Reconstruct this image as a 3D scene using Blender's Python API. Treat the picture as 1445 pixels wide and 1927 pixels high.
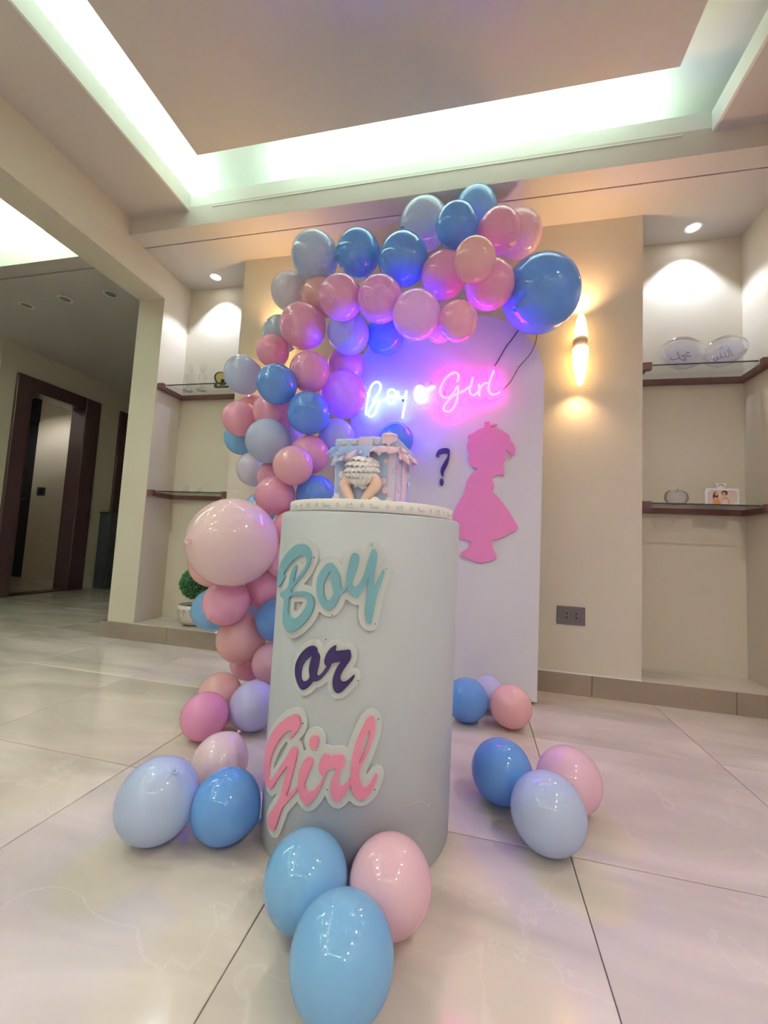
import bpy, bmesh, math, random
import numpy as np
from mathutils import Vector, Matrix

for o in list(bpy.data.objects):
    bpy.data.objects.remove(o)
scene = bpy.context.scene
COL = scene.collection
random.seed(7)

# ------------------------------------------------------------------ camera
cam_data = bpy.data.cameras.new('camera')
cam_data.sensor_fit = 'HORIZONTAL'
cam_data.sensor_width = 36.0
cam_data.lens = 36.0 * 766.78 / 1445.0
cam_data.clip_start = 0.02
cam = bpy.data.objects.new('camera', cam_data)
COL.objects.link(cam)
right = Vector((0.9745129, 0.21835235, 0.05144767))
up = Vector((-0.0335867, -0.08473839, 0.995837))
fwd = Vector((-0.22180294, 0.97218396, 0.07524492))
m = Matrix((right, up, -fwd)).transposed().to_4x4()
m.translation = Vector((0, 0, 0.69))
cam.matrix_world = m
scene.camera = cam

# ------------------------------------------------------------------ world, exposure, render options
world = bpy.data.worlds.new('world')
scene.world = world
world.use_nodes = True
world.node_tree.nodes['Background'].inputs[0].default_value = (0.9, 0.93, 1.0, 1)
world.node_tree.nodes['Background'].inputs[1].default_value = 0.05
vs = scene.view_settings
vs.view_transform = 'Standard'
vs.look = 'None'
vs.exposure = 0.46
vs.gamma = 1.0
vs.use_curve_mapping = False
scene.cycles.use_denoising = True
scene.cycles.use_adaptive_sampling = True
scene.cycles.adaptive_threshold = 0.15
scene.cycles.adaptive_min_samples = 16
scene.cycles.max_bounces = 6
scene.cycles.diffuse_bounces = 4
scene.cycles.glossy_bounces = 3
scene.cycles.transparent_max_bounces = 12
scene.cycles.sample_clamp_indirect = 6.0

# ------------------------------------------------------------------ lights the room has, and an added bedroom fill
def area_light(name, loc, size_x, size_y, power, colour, direction=(0, 0, -1), spread=180):
    l = bpy.data.lights.new(name, 'AREA')
    l.shape = 'RECTANGLE'; l.size = size_x; l.size_y = size_y
    l.energy = power; l.color = colour; l.spread = math.radians(spread)
    o = bpy.data.objects.new(name, l); COL.objects.link(o)
    o.location = loc
    o.rotation_euler = (math.pi, 0, 0) if direction[2] > 0 else (0, 0, 0)
    return o

def spot_light(name, loc, power, colour, angle=90, blend=0.2, radius=0.03):
    l = bpy.data.lights.new(name, 'SPOT')
    l.energy = power; l.color = colour; l.spot_size = math.radians(angle); l.spot_blend = blend
    l.shadow_soft_size = radius
    o = bpy.data.objects.new(name, l); COL.objects.link(o); o.location = loc
    return o

COVE = (0.74, 1.0, 0.86)
# LED strips lying in the cove troughs, shining up at the cove roof
UP = (0, 0, 1)
area_light('cove_led_far', (-0.20, 1.965, 2.69), 1.55, 0.03, 70, COVE, UP)
area_light('cove_led_left', (-1.745, -0.2, 2.69), 0.03, 4.1, 120, COVE, UP)
area_light('cove_led_rear', (-0.37, -2.42, 2.69), 2.2, 0.03, 65, COVE, UP)
area_light('cove_led_hall', (-3.9, 1.985, 2.63), 3.0, 0.03, 110, COVE, UP)
area_light('cove_led_hall_side', (-2.36, 0.2, 2.55), 0.03, 3.2, 300, COVE, UP)
# recessed downlights over the two niches
spot_light('niche_downlight_left', (-1.80, 2.335, 2.435), 17, (0.72, 0.82, 1.0), 96, 0.25)
spot_light('niche_downlight_right', (1.07, 2.343, 2.435), 17, (0.72, 0.82, 1.0), 96, 0.25)
# rows of recessed downlights in both ceiling borders, above and behind the photographer
DOWNLIGHTS = [(x, y) for x in (-1.88, 1.15) for y in (0.6, -0.4, -1.4, -2.4)]
for x, y in DOWNLIGHTS:
    spot_light('ceiling_downlight', (x, y, 2.535), 30, (1.0, 0.93, 0.85), 140, 0.6, 0.035)
spot_light('bedroom_fill', (-5.2, 3.4, 2.40), 150, (1.0, 0.98, 0.92), 150, 0.5, 0.05)  # unseen lamp added to brighten the room behind the doorway

# ------------------------------------------------------------------ helpers
def tag(o, label=None, category=None, group=None, kind=None):
    if label: o['label'] = label
    if category: o['category'] = category
    if group: o['group'] = group
    if kind: o['kind'] = kind
    return o

def thing(name, label, category, loc=(0, 0, 0), rz=0.0, group=None):
    o = bpy.data.objects.new(name, None)
    o.empty_display_size = 0.05
    COL.objects.link(o)
    o.location = loc; o.rotation_euler = (0, 0, rz)
    return tag(o, label, category, group)

def mesh(name, verts, faces, mat, parent=None, smooth=False, normals=False):
    me = bpy.data.meshes.new(name)
    me.from_pydata([tuple(v) for v in verts], [], faces)
    if normals:
        bm = bmesh.new(); bm.from_mesh(me)
        bmesh.ops.recalc_face_normals(bm, faces=bm.faces); bm.to_mesh(me); bm.free()
    me.update()
    if smooth:
        me.polygons.foreach_set('use_smooth', [True] * len(me.polygons))
    if mat: me.materials.append(mat)
    o = bpy.data.objects.new(name, me); COL.objects.link(o)
    if parent: o.parent = parent
    return o

def linked(name, me, parent=None, loc=(0, 0, 0), rot=(0, 0, 0), scale=(1, 1, 1)):
    o = bpy.data.objects.new(name, me); COL.objects.link(o)
    o.location = loc; o.rotation_euler = rot; o.scale = scale
    if parent: o.parent = parent
    return o

BOXF = [(0, 3, 2, 1), (4, 5, 6, 7), (0, 1, 5, 4), (1, 2, 6, 5), (2, 3, 7, 6), (3, 0, 4, 7)]
def boxv(x0, x1, y0, y1, z0, z1):
    return [(x0, y0, z0), (x1, y0, z0), (x1, y1, z0), (x0, y1, z0), (x0, y0, z1), (x1, y0, z1), (x1, y1, z1), (x0, y1, z1)]

def boxes(name, lst, mat, parent=None, bevel=0.0, seg=2):
    """several axis-aligned boxes that belong to ONE piece"""
    V, F = [], []
    for b in lst:
        k = len(V); V += boxv(*b); F += [tuple(i + k for i in f) for f in BOXF]
    o = mesh(name, V, F, mat, parent)
    if bevel:
        bm = bmesh.new(); bm.from_mesh(o.data)
        bmesh.ops.bevel(bm, geom=list(bm.edges), offset=bevel, segments=seg, profile=0.5, affect='EDGES')
        bm.to_mesh(o.data); bm.free()
        o.data.polygons.foreach_set('use_smooth', [True] * len(o.data.polygons))
        md = o.modifiers.new('wn', 'WEIGHTED_NORMAL'); md.keep_sharp = False
    return o

def box(name, x0, x1, y0, y1, z0, z1, mat, parent=None, bevel=0.0, seg=2):
    return boxes(name, [(x0, x1, y0, y1, z0, z1)], mat, parent, bevel, seg)

def lathe(name, prof, mat, parent=None, n=32, loc=(0, 0, 0), smooth=True):
    V, F = [], []
    for r, z in prof:
        for i in range(n):
            a = 2 * math.pi * i / n
            V.append((loc[0] + r * math.cos(a), loc[1] + r * math.sin(a), loc[2] + z))
    for j in range(len(prof) - 1):
        for i in range(n):
            i2 = (i + 1) % n
            F.append((j * n + i, j * n + i2, (j + 1) * n + i2, (j + 1) * n + i))
    F.append(tuple(range(n))[::-1]); F.append(tuple((len(prof) - 1) * n + i for i in range(n)))
    return mesh(name, V, F, mat, parent, smooth)

def catmull(P, sub=6, closed=False):
    P = [np.array(p, float) for p in P]; n = len(P); out = []
    for i in range(n if closed else n - 1):
        if closed: a, b, c, d = P[(i - 1) % n], P[i], P[(i + 1) % n], P[(i + 2) % n]
        else: a, b, c, d = P[max(i - 1, 0)], P[i], P[i + 1], P[min(i + 2, n - 1)]
        for k in range(sub):
            t = k / sub
            out.append(0.5 * (2 * b + (c - a) * t + (2 * a - 5 * b + 4 * c - d) * t * t + (3 * b - a - 3 * c + d) * t ** 3))
    if not closed: out.append(P[-1])
    return out

def tube_geo(P, rad, n=8):
    P = [np.array(p, float) for p in P]; m_ = len(P)
    if not hasattr(rad, '__len__'): rad = [rad] * m_
    V, F = [], []
    prev = None
    for i in range(m_):
        t = P[min(i + 1, m_ - 1)] - P[max(i - 1, 0)]; t = t / (np.linalg.norm(t) + 1e-12)
        if prev is None:
            a = np.array([0, 0, 1.0]) if abs(t[2]) < 0.9 else np.array([1.0, 0, 0])
            u = np.cross(t, a)
        else:
            u = prev - t * np.dot(prev, t)
        u /= np.linalg.norm(u) + 1e-12; prev = u; w = np.cross(t, u)
        for k in range(n):
            a = 2 * math.pi * k / n
            V.append(P[i] + rad[i] * (math.cos(a) * u + math.sin(a) * w))
    for i in range(m_ - 1):
        for k in range(n):
            k2 = (k + 1) % n
            F.append((i * n + k, i * n + k2, (i + 1) * n + k2, (i + 1) * n + k))
    F.append(tuple(range(n))[::-1]); F.append(tuple((m_ - 1) * n + k for k in range(n)))
    return V, F

def tubes(name, paths, rad, mat, parent=None, n=8, sub=5):
    V, F = [], []
    for p in paths:
        q = catmull(p, sub) if sub else p
        r = rad
        if hasattr(rad, '__len__'):
            r = [x[0] for x in catmull([(v,) for v in rad], sub)]
        v, f = tube_geo(q, r, n); k = len(V); V += v; F += [tuple(i + k for i in g) for g in f]
    return mesh(name, V, F, mat, parent, True)

# --- flat plates cut from an outline (foam letters, acrylic backings): signed distance + marching squares
def seg_dist(X, Z, a, b):
    dx, dz = b[0] - a[0], b[1] - a[1]
    t = np.clip(((X - a[0]) * dx + (Z - a[1]) * dz) / (dx * dx + dz * dz + 1e-15), 0, 1)
    return np.hypot(X - a[0] - t * dx, Z - a[1] - t * dz)

def sdf_polys(polys, X, Z):
    d = np.full(X.shape, 9.0); ins = np.zeros(X.shape, bool)
    for p in polys:
        for i in range(len(p)):
            a, b = p[i], p[(i + 1) % len(p)]
            d = np.minimum(d, seg_dist(X, Z, a, b))
            if a[1] != b[1]:
                c = (a[1] > Z) != (b[1] > Z)
                ins ^= c & (X < (b[0] - a[0]) * (Z - a[1]) / (b[1] - a[1]) + a[0])
    return np.where(ins, -d, d)

def sdf_strokes(strokes, X, Z):
    d = np.full(X.shape, 9.0)
    for p in strokes:
        for i in range(len(p) - 1):
            d = np.minimum(d, seg_dist(X, Z, p[i], p[i + 1]))
    return d

def plate(name, fn, pts, grow, h, mapf, o0, o1, mat, parent=None):
    """mesh of the region fn(X,Z) < grow, from offset o0 (back) to o1 (front); mapf(u,z,o)->xyz"""
    A = np.array(pts); pad = max(grow, 0) + 3 * h
    us = np.arange(A[:, 0].min() - pad, A[:, 0].max() + pad, h); zs = np.arange(A[:, 1].min() - pad, A[:, 1].max() + pad, h)
    X, Z = np.meshgrid(us, zs, indexing='ij'); S = fn(X, Z) - grow
    S[np.abs(S) < 1e-7] = 1e-7
    idx, V2, F2 = {}, [], []
    def node(i, j):
        k = (i, j)
        if k not in idx: idx[k] = len(V2); V2.append((us[i], zs[j]))
        return idx[k]
    def cross(i, j, k, l):
        q = (i, j, k, l) if (i, j) < (k, l) else (k, l, i, j)
        if q not in idx:
            a, b = S[q[0], q[1]], S[q[2], q[3]]; t = a / (a - b)
            idx[q] = len(V2); V2.append((us[q[0]] + t * (us[q[2]] - us[q[0]]), zs[q[1]] + t * (zs[q[3]] - zs[q[1]])))
        return idx[q]
    N = S < 0
    any_in = N[:-1, :-1] | N[1:, :-1] | N[:-1, 1:] | N[1:, 1:]
    for i, j in zip(*np.where(any_in)):
        c = [(i, j), (i + 1, j), (i + 1, j + 1), (i, j + 1)]; poly = []
        for a in range(4):
            p, q = c[a], c[(a + 1) % 4]
            if N[p]: poly.append(node(*p))
            if N[p] != N[q]: poly.append(cross(p[0], p[1], q[0], q[1]))
        if len(poly) >= 3: F2.append(tuple(poly))
    cnt = {}
    for f in F2:
        for a in range(len(f)):
            e = (f[a], f[(a + 1) % len(f)])
            cnt[e] = cnt.get(e, 0) + 1
    n = len(V2)
    V = [mapf(u, z, o1) for u, z in V2] + [mapf(u, z, o0) for u, z in V2]
    F = list(F2)
    for (a, b) in cnt:
        if (b, a) not in cnt: F.append((b, a, a + n, b + n))
    return mesh(name, V, F, mat, parent)

def flat_map(y):
    return lambda u, z, o: (u, y - o, z)

def smooth_polys(polys, sub=3):
    return [[tuple(q) for q in catmull(p, sub, True)] for p in polys]

# ------------------------------------------------------------------ materials
def new_mat(name):
    m_ = bpy.data.materials.new(name); m_.use_nodes = True
    return m_, m_.node_tree, m_.node_tree.nodes['Principled BSDF']

def srgb(r, g, b):
    f = lambda c: (c / 255 / 12.92) if c / 255 <= 0.04045 else ((c / 255 + 0.055) / 1.055) ** 2.4
    return (f(r), f(g), f(b))

def pbr(name, col, rough=0.5, spec=0.5, metal=0.0, coat=0.0, noise=0.0, nscale=8.0, bump=0.0, bscale=60.0, sss=0.0):
    m_, nt, p = new_mat(name)
    c = (*col, 1)
    p.inputs['Base Color'].default_value = c
    p.inputs['Roughness'].default_value = rough
    p.inputs['Specular IOR Level'].default_value = spec
    p.inputs['Metallic'].default_value = metal
    p.inputs['Coat Weight'].default_value = coat
    p.inputs['Coat Roughness'].default_value = 0.05
    if sss:
        p.inputs['Subsurface Weight'].default_value = sss
        p.inputs['Subsurface Radius'].default_value = (0.02, 0.012, 0.01)
        p.inputs['Subsurface Scale'].default_value = 0.5
    tc = nt.nodes.new('ShaderNodeTexCoord')
    if noise:
        n_ = nt.nodes.new('ShaderNodeTexNoise'); n_.inputs['Scale'].default_value = nscale; n_.inputs['Detail'].default_value = 5
        nt.links.new(tc.outputs['Object'], n_.inputs['Vector'])
        mx = nt.nodes.new('ShaderNodeMix'); mx.data_type = 'RGBA'
        mx.inputs['A'].default_value = tuple(max(0, v * (1 - noise)) for v in col) + (1,)
        mx.inputs['B'].default_value = tuple(min(1, v * (1 + noise)) for v in col) + (1,)
        nt.links.new(n_.outputs['Fac'], mx.inputs['Factor']); nt.links.new(mx.outputs['Result'], p.inputs['Base Color'])
    if bump:
        n2 = nt.nodes.new('ShaderNodeTexNoise'); n2.inputs['Scale'].default_value = bscale
        nt.links.new(tc.outputs['Object'], n2.inputs['Vector'])
        b = nt.nodes.new('ShaderNodeBump'); b.inputs['Strength'].default_value = bump; b.inputs['Distance'].default_value = 0.002
        nt.links.new(n2.outputs['Fac'], b.inputs['Height']); nt.links.new(b.outputs['Normal'], p.inputs['Normal'])
    return m_

def emit(name, col, strength):
    m_, nt, p = new_mat(name)
    p.inputs['Base Color'].default_value = (*[min(1, c) for c in col], 1)
    p.inputs['Emission Color'].default_value = (*col, 1)
    p.inputs['Emission Strength'].default_value = strength
    return m_

def thin_glass(name, tint=(1, 1, 1), base=0.04, edge=0.5, power=4.0, rough=0.02, milk=0.0):
    """clear sheet: see-through, reflecting at a glancing angle, optionally a little milky"""
    m_, nt, p = new_mat(name)
    L = nt.links.new
    out = nt.nodes['Material Output']; nt.nodes.remove(p)
    t = nt.nodes.new('ShaderNodeBsdfTransparent'); t.inputs[0].default_value = (*tint, 1)
    g = nt.nodes.new('ShaderNodeBsdfGlossy'); g.inputs['Roughness'].default_value = rough
    lw = nt.nodes.new('ShaderNodeLayerWeight'); lw.inputs['Blend'].default_value = 0.5
    pw = nt.nodes.new('ShaderNodeMath'); pw.operation = 'POWER'; pw.inputs[1].default_value = power
    ml = nt.nodes.new('ShaderNodeMath'); ml.operation = 'MULTIPLY_ADD'; ml.inputs[1].default_value = edge; ml.inputs[2].default_value = base
    ml.use_clamp = True
    L(lw.outputs['Facing'], pw.inputs[0]); L(pw.outputs[0], ml.inputs[0])
    body = t
    if milk:
        d = nt.nodes.new('ShaderNodeBsdfDiffuse'); d.inputs[0].default_value = (0.95, 0.95, 0.97, 1)
        mk = nt.nodes.new('ShaderNodeMixShader'); mk.inputs[0].default_value = milk
        L(t.outputs[0], mk.inputs[1]); L(d.outputs[0], mk.inputs[2]); body = mk
    mx = nt.nodes.new('ShaderNodeMixShader')
    L(ml.outputs[0], mx.inputs[0]); L(body.outputs[0], mx.inputs[1]); L(g.outputs[0], mx.inputs[2]); L(mx.outputs[0], out.inputs[0])
    return m_

def latex(name, col):
    m_, nt, p = new_mat(name)
    p.inputs['Base Color'].default_value = (*col, 1)
    p.inputs['Roughness'].default_value = 0.05
    p.inputs['Specular IOR Level'].default_value = 0.9
    out = nt.nodes['Material Output']
    tr = nt.nodes.new('ShaderNodeBsdfTranslucent'); tr.inputs[0].default_value = (*col, 1)
    mx = nt.nodes.new('ShaderNodeMixShader'); mx.inputs[0].default_value = 0.30
    nt.links.new(p.outputs[0], mx.inputs[1]); nt.links.new(tr.outputs[0], mx.inputs[2]); nt.links.new(mx.outputs[0], out.inputs[0])
    return m_

def marble(name, base, vein, rough=0.1):
    m_, nt, p = new_mat(name)
    L = nt.links.new
    geo = nt.nodes.new('ShaderNodeNewGeometry'); oi = nt.nodes.new('ShaderNodeObjectInfo')
    off = nt.nodes.new('ShaderNodeVectorMath'); off.operation = 'MULTIPLY_ADD'
    comb = nt.nodes.new('ShaderNodeCombineXYZ')
    L(oi.outputs['Random'], comb.inputs[0]); L(oi.outputs['Random'], comb.inputs[1]); L(oi.outputs['Random'], comb.inputs[2])
    L(comb.outputs[0], off.inputs[0]); off.inputs[1].default_value = (13, 7, 5); L(geo.outputs['Position'], off.inputs[2])
    n1 = nt.nodes.new('ShaderNodeTexNoise'); n1.inputs['Scale'].default_value = 1.7; n1.inputs['Detail'].default_value = 8
    n1.inputs['Distortion'].default_value = 0.9
    mp = nt.nodes.new('ShaderNodeMapping'); mp.inputs['Scale'].default_value = (0.7, 2.4, 1); mp.inputs['Rotation'].default_value = (0, 0, 0.62)
    L(off.outputs[0], mp.inputs['Vector']); L(mp.outputs[0], n1.inputs['Vector'])
    r1 = nt.nodes.new('ShaderNodeValToRGB')
    r1.color_ramp.elements[0].position = 0.34; r1.color_ramp.elements[0].color = (*[c * 0.78 for c in base], 1)
    r1.color_ramp.elements[1].position = 0.68; r1.color_ramp.elements[1].color = (*[min(1, c * 1.10) for c in base], 1)
    L(n1.outputs['Fac'], r1.inputs[0])
    n2 = nt.nodes.new('ShaderNodeTexNoise'); n2.inputs['Scale'].default_value = 1.1; n2.inputs['Detail'].default_value = 6; n2.inputs['Distortion'].default_value = 2.2
    L(off.outputs[0], n2.inputs['Vector'])
    r2 = nt.nodes.new('ShaderNodeValToRGB'); e = r2.color_ramp.elements
    e[0].position = 0.493; e[0].color = (0, 0, 0, 1); e[1].position = 0.507; e[1].color = (0, 0, 0, 1)
    k = r2.color_ramp.elements.new(0.5); k.color = (0.16, 0.16, 0.16, 1)
    L(n2.outputs['Fac'], r2.inputs[0])
    mx = nt.nodes.new('ShaderNodeMix'); mx.data_type = 'RGBA'; mx.inputs['B'].default_value = (*vein, 1)
    L(r2.outputs[0], mx.inputs['Factor']); L(r1.outputs[0], mx.inputs['A']); L(mx.outputs['Result'], p.inputs['Base Color'])
    p.inputs['Roughness'].default_value = rough
    p.inputs['Specular IOR Level'].default_value = 0.5
    return m_

PAINT = pbr('wall_paint', srgb(218, 209, 191), 0.75, 0.2, noise=0.02, nscale=3, bump=0.05, bscale=250)
CEIL = pbr('ceiling_paint', srgb(205, 198, 191), 0.8, 0.2, noise=0.015, nscale=2, bump=0.03, bscale=200)
COVE_W = pbr('cove_white_paint', srgb(235, 238, 232), 0.7, 0.2, noise=0.01, nscale=3)
TILE = marble('floor_tile', srgb(213, 202, 189), srgb(244, 238, 230), 0.09)
TRIM = marble('base_tile', srgb(164, 147, 130), srgb(185, 172, 156), 0.18)
NFLOOR = marble('niche_floor_tile', srgb(205, 196, 182), srgb(226, 220, 210), 0.15)
GROUT = pbr('grout', srgb(125, 112, 98), 0.9, 0.1, noise=0.1, nscale=40)
WOOD = pbr('dark_brown_wood', srgb(108, 74, 66), 0.35, 0.5, noise=0.25, nscale=30)
DOORWOOD = pbr('dark_door_wood', srgb(72, 48, 52), 0.3, 0.5, noise=0.25, nscale=14)
DARK = pbr('dark_void', srgb(24, 22, 26), 0.7, noise=0.1)
CHAR = pbr('charcoal_laminate', srgb(58, 56, 64), 0.5, noise=0.1)
PLINTH = pbr('plinth_white', srgb(192, 198, 204), 0.5, 0.35, noise=0.015, nscale=5)
WHITE = pbr('white_board', srgb(226, 226, 228), 0.55, 0.35, noise=0.015, nscale=5)
FOAM = pbr('white_foam', srgb(204, 210, 209), 0.6, 0.3, noise=0.01)
GLASS = thin_glass('shelf_glass', (0.96, 0.98, 0.97))
ACRYLIC = thin_glass('clear_acrylic', (0.985, 0.985, 0.99), 0.03, 0.4)
MILKY = thin_glass('milky_acrylic', (0.97, 0.97, 0.98), 0.03, 0.4, milk=0.35)
CRYSTAL = thin_glass('crystal', (0.95, 0.955, 0.97), 0.05, 0.85, 1.8, 0.03, 0.10)
GLASS_EDGE = pbr('glass_edge', srgb(60, 66, 66), 0.2, 0.6, noise=0.1)

# ------------------------------------------------------------------ outlines of the lettering (metres)
# plinth words: (distance round the plinth from its front line, height); neon and silhouettes: (x, z) on the board
WORD_BOY = {
    'B': [[(-0.1961,0.5804),(-0.1936,0.6052),(-0.1842,0.6275),(-0.1666,0.6438),(-0.145,0.66),(-0.1232,0.6728),(-0.1038,0.6785),(-0.0871,0.6773),(-0.075,0.6694),(-0.0696,0.6574),(-0.0704,0.6442),(-0.0765,0.6287),(-0.0878,0.6128),(-0.1055,0.595),(-0.1223,0.5789),(-0.1227,0.5712),(-0.1063,0.5746),(-0.0898,0.5772),(-0.0745,0.5766),(-0.0634,0.5731),(-0.0559,0.5656),(-0.0536,0.5567),(-0.0553,0.5437),(-0.0601,0.5321),(-0.0696,0.5189),(-0.0832,0.505),(-0.0982,0.4943),(-0.1136,0.4874),(-0.1282,0.4872),(-0.1416,0.4934),(-0.1501,0.5054),(-0.1519,0.5226),(-0.15,0.5385),(-0.1501,0.5531),(-0.1613,0.5546),(-0.1709,0.5592),(-0.1657,0.5669),(-0.1488,0.5729),(-0.1398,0.5788),(-0.1336,0.5873),(-0.132,0.603),(-0.1239,0.6212),(-0.1153,0.6306),(-0.1107,0.6309),(-0.1124,0.6183),(-0.1167,0.6006),(-0.1183,0.5947),(-0.1037,0.6057),(-0.0912,0.62),(-0.082,0.634),(-0.0803,0.6435),(-0.0835,0.6509),(-0.0917,0.6542),(-0.1026,0.6526),(-0.1169,0.645),(-0.1356,0.632),(-0.1512,0.618),(-0.1605,0.6068),(-0.154,0.6025),(-0.1668,0.5877),(-0.1852,0.5745)],[(-0.1269,0.561),(-0.1055,0.5665),(-0.0891,0.569),(-0.076,0.5662),(-0.0717,0.5583),(-0.0744,0.5469),(-0.0855,0.5306),(-0.1007,0.5191),(-0.1138,0.5171),(-0.1238,0.5213),(-0.1317,0.5296),(-0.1299,0.5433)]],
    'o': [[(-0.018,0.6424),(-0.0116,0.637),(-0.0094,0.6335),(-0.0032,0.6266),(0.0025,0.6125),(0.0043,0.5999),(0.0058,0.591),(0.0122,0.5942),(0.0177,0.5964),(0.0162,0.59),(0.0102,0.5814),(0.0028,0.5773),(0.0006,0.5672),(-0.0045,0.556),(-0.0117,0.5482),(-0.0195,0.546),(-0.0288,0.5484),(-0.0389,0.5582),(-0.0464,0.5721),(-0.0498,0.5883),(-0.049,0.6067),(-0.0436,0.6219),(-0.0339,0.6355),(-0.026,0.6416)],[(-0.0189,0.6265),(-0.019,0.6128),(-0.0163,0.602),(-0.0126,0.5914),(-0.0099,0.5808),(-0.0133,0.5715),(-0.0208,0.5645),(-0.027,0.5666),(-0.0319,0.5771),(-0.0338,0.5897),(-0.0316,0.6027),(-0.0254,0.6169)]],
    'y': [[(0.0294,0.6662),(0.0369,0.6635),(0.0401,0.6546),(0.0389,0.6436),(0.0352,0.629),(0.0305,0.6143),(0.028,0.6033),(0.0306,0.5966),(0.0387,0.5986),(0.0479,0.6134),(0.0549,0.6354),(0.0601,0.6574),(0.0647,0.6722),(0.0691,0.6769),(0.0748,0.6727),(0.0772,0.6619),(0.0762,0.6455),(0.0736,0.6255),(0.073,0.6039),(0.0735,0.5931),(0.0791,0.6077),(0.0872,0.6279),(0.0915,0.6344),(0.0935,0.6318),(0.0906,0.6172),(0.0844,0.5953),(0.0799,0.5755),(0.0758,0.5503),(0.0726,0.5271),(0.0691,0.5234),(0.0626,0.5276),(0.0584,0.5389),(0.0584,0.5549),(0.0596,0.5818),(0.0608,0.6033),(0.0618,0.6195),(0.0583,0.6068),(0.051,0.5903),(0.0444,0.5783),(0.0392,0.5741),(0.0326,0.5776),(0.0239,0.5851),(0.0188,0.5937),(0.0156,0.6007),(0.0151,0.6151),(0.0173,0.6333),(0.0209,0.6517),(0.024,0.6628)]],
}
WORD_OR = {
    'o': [[(-0.0508,0.4688),(-0.0435,0.4678),(-0.0396,0.4636),(-0.04,0.4594),(-0.0347,0.4542),(-0.0328,0.4473),(-0.0335,0.4377),(-0.0354,0.4256),(-0.0374,0.4146),(-0.035,0.4105),(-0.0272,0.4157),(-0.0198,0.4255),(-0.0145,0.4339),(-0.0057,0.4385),(-0.0119,0.4243),(-0.0215,0.4112),(-0.0303,0.4028),(-0.037,0.3996),(-0.0439,0.3982),(-0.0505,0.3899),(-0.0588,0.3811),(-0.0669,0.3765),(-0.0741,0.3773),(-0.0832,0.3855),(-0.0903,0.3972),(-0.0934,0.4099),(-0.0921,0.4249),(-0.0863,0.4382),(-0.0773,0.4509),(-0.0669,0.4612),(-0.0581,0.4668)],[(-0.0501,0.4495),(-0.053,0.4394),(-0.055,0.4271),(-0.0553,0.4163),(-0.0525,0.4049),(-0.06,0.3964),(-0.0675,0.3931),(-0.074,0.3947),(-0.0773,0.4037),(-0.0767,0.4159),(-0.0735,0.4261),(-0.0664,0.4359),(-0.0578,0.444)]],
    'r': [[(0.0008,0.4763),(0.0027,0.4753),(0.001,0.4657),(0.0108,0.4667),(0.023,0.469),(0.0302,0.4698),(0.0328,0.4662),(0.0346,0.457),(0.0332,0.4499),(0.0271,0.4401),(0.0205,0.4291),(0.0161,0.4205),(0.0144,0.4134),(0.0162,0.4077),(0.0219,0.406),(0.029,0.4089),(0.0358,0.4152),(0.0432,0.4221),(0.0435,0.4169),(0.0386,0.4085),(0.0296,0.3974),(0.0205,0.3873),(0.0134,0.3834),(0.0072,0.3842),(0.0025,0.39),(-0.0003,0.4001),(-0.0001,0.4106),(0.0029,0.4226),(0.0078,0.4348),(0.0123,0.4423),(0.0164,0.4456),(0.006,0.4434),(-0.0027,0.4409),(-0.0074,0.4354),(-0.0138,0.4328),(-0.0185,0.4351),(-0.0211,0.4407),(-0.0201,0.4491),(-0.0156,0.4603),(-0.0097,0.4692),(-0.0036,0.4746)]],
}
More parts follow.
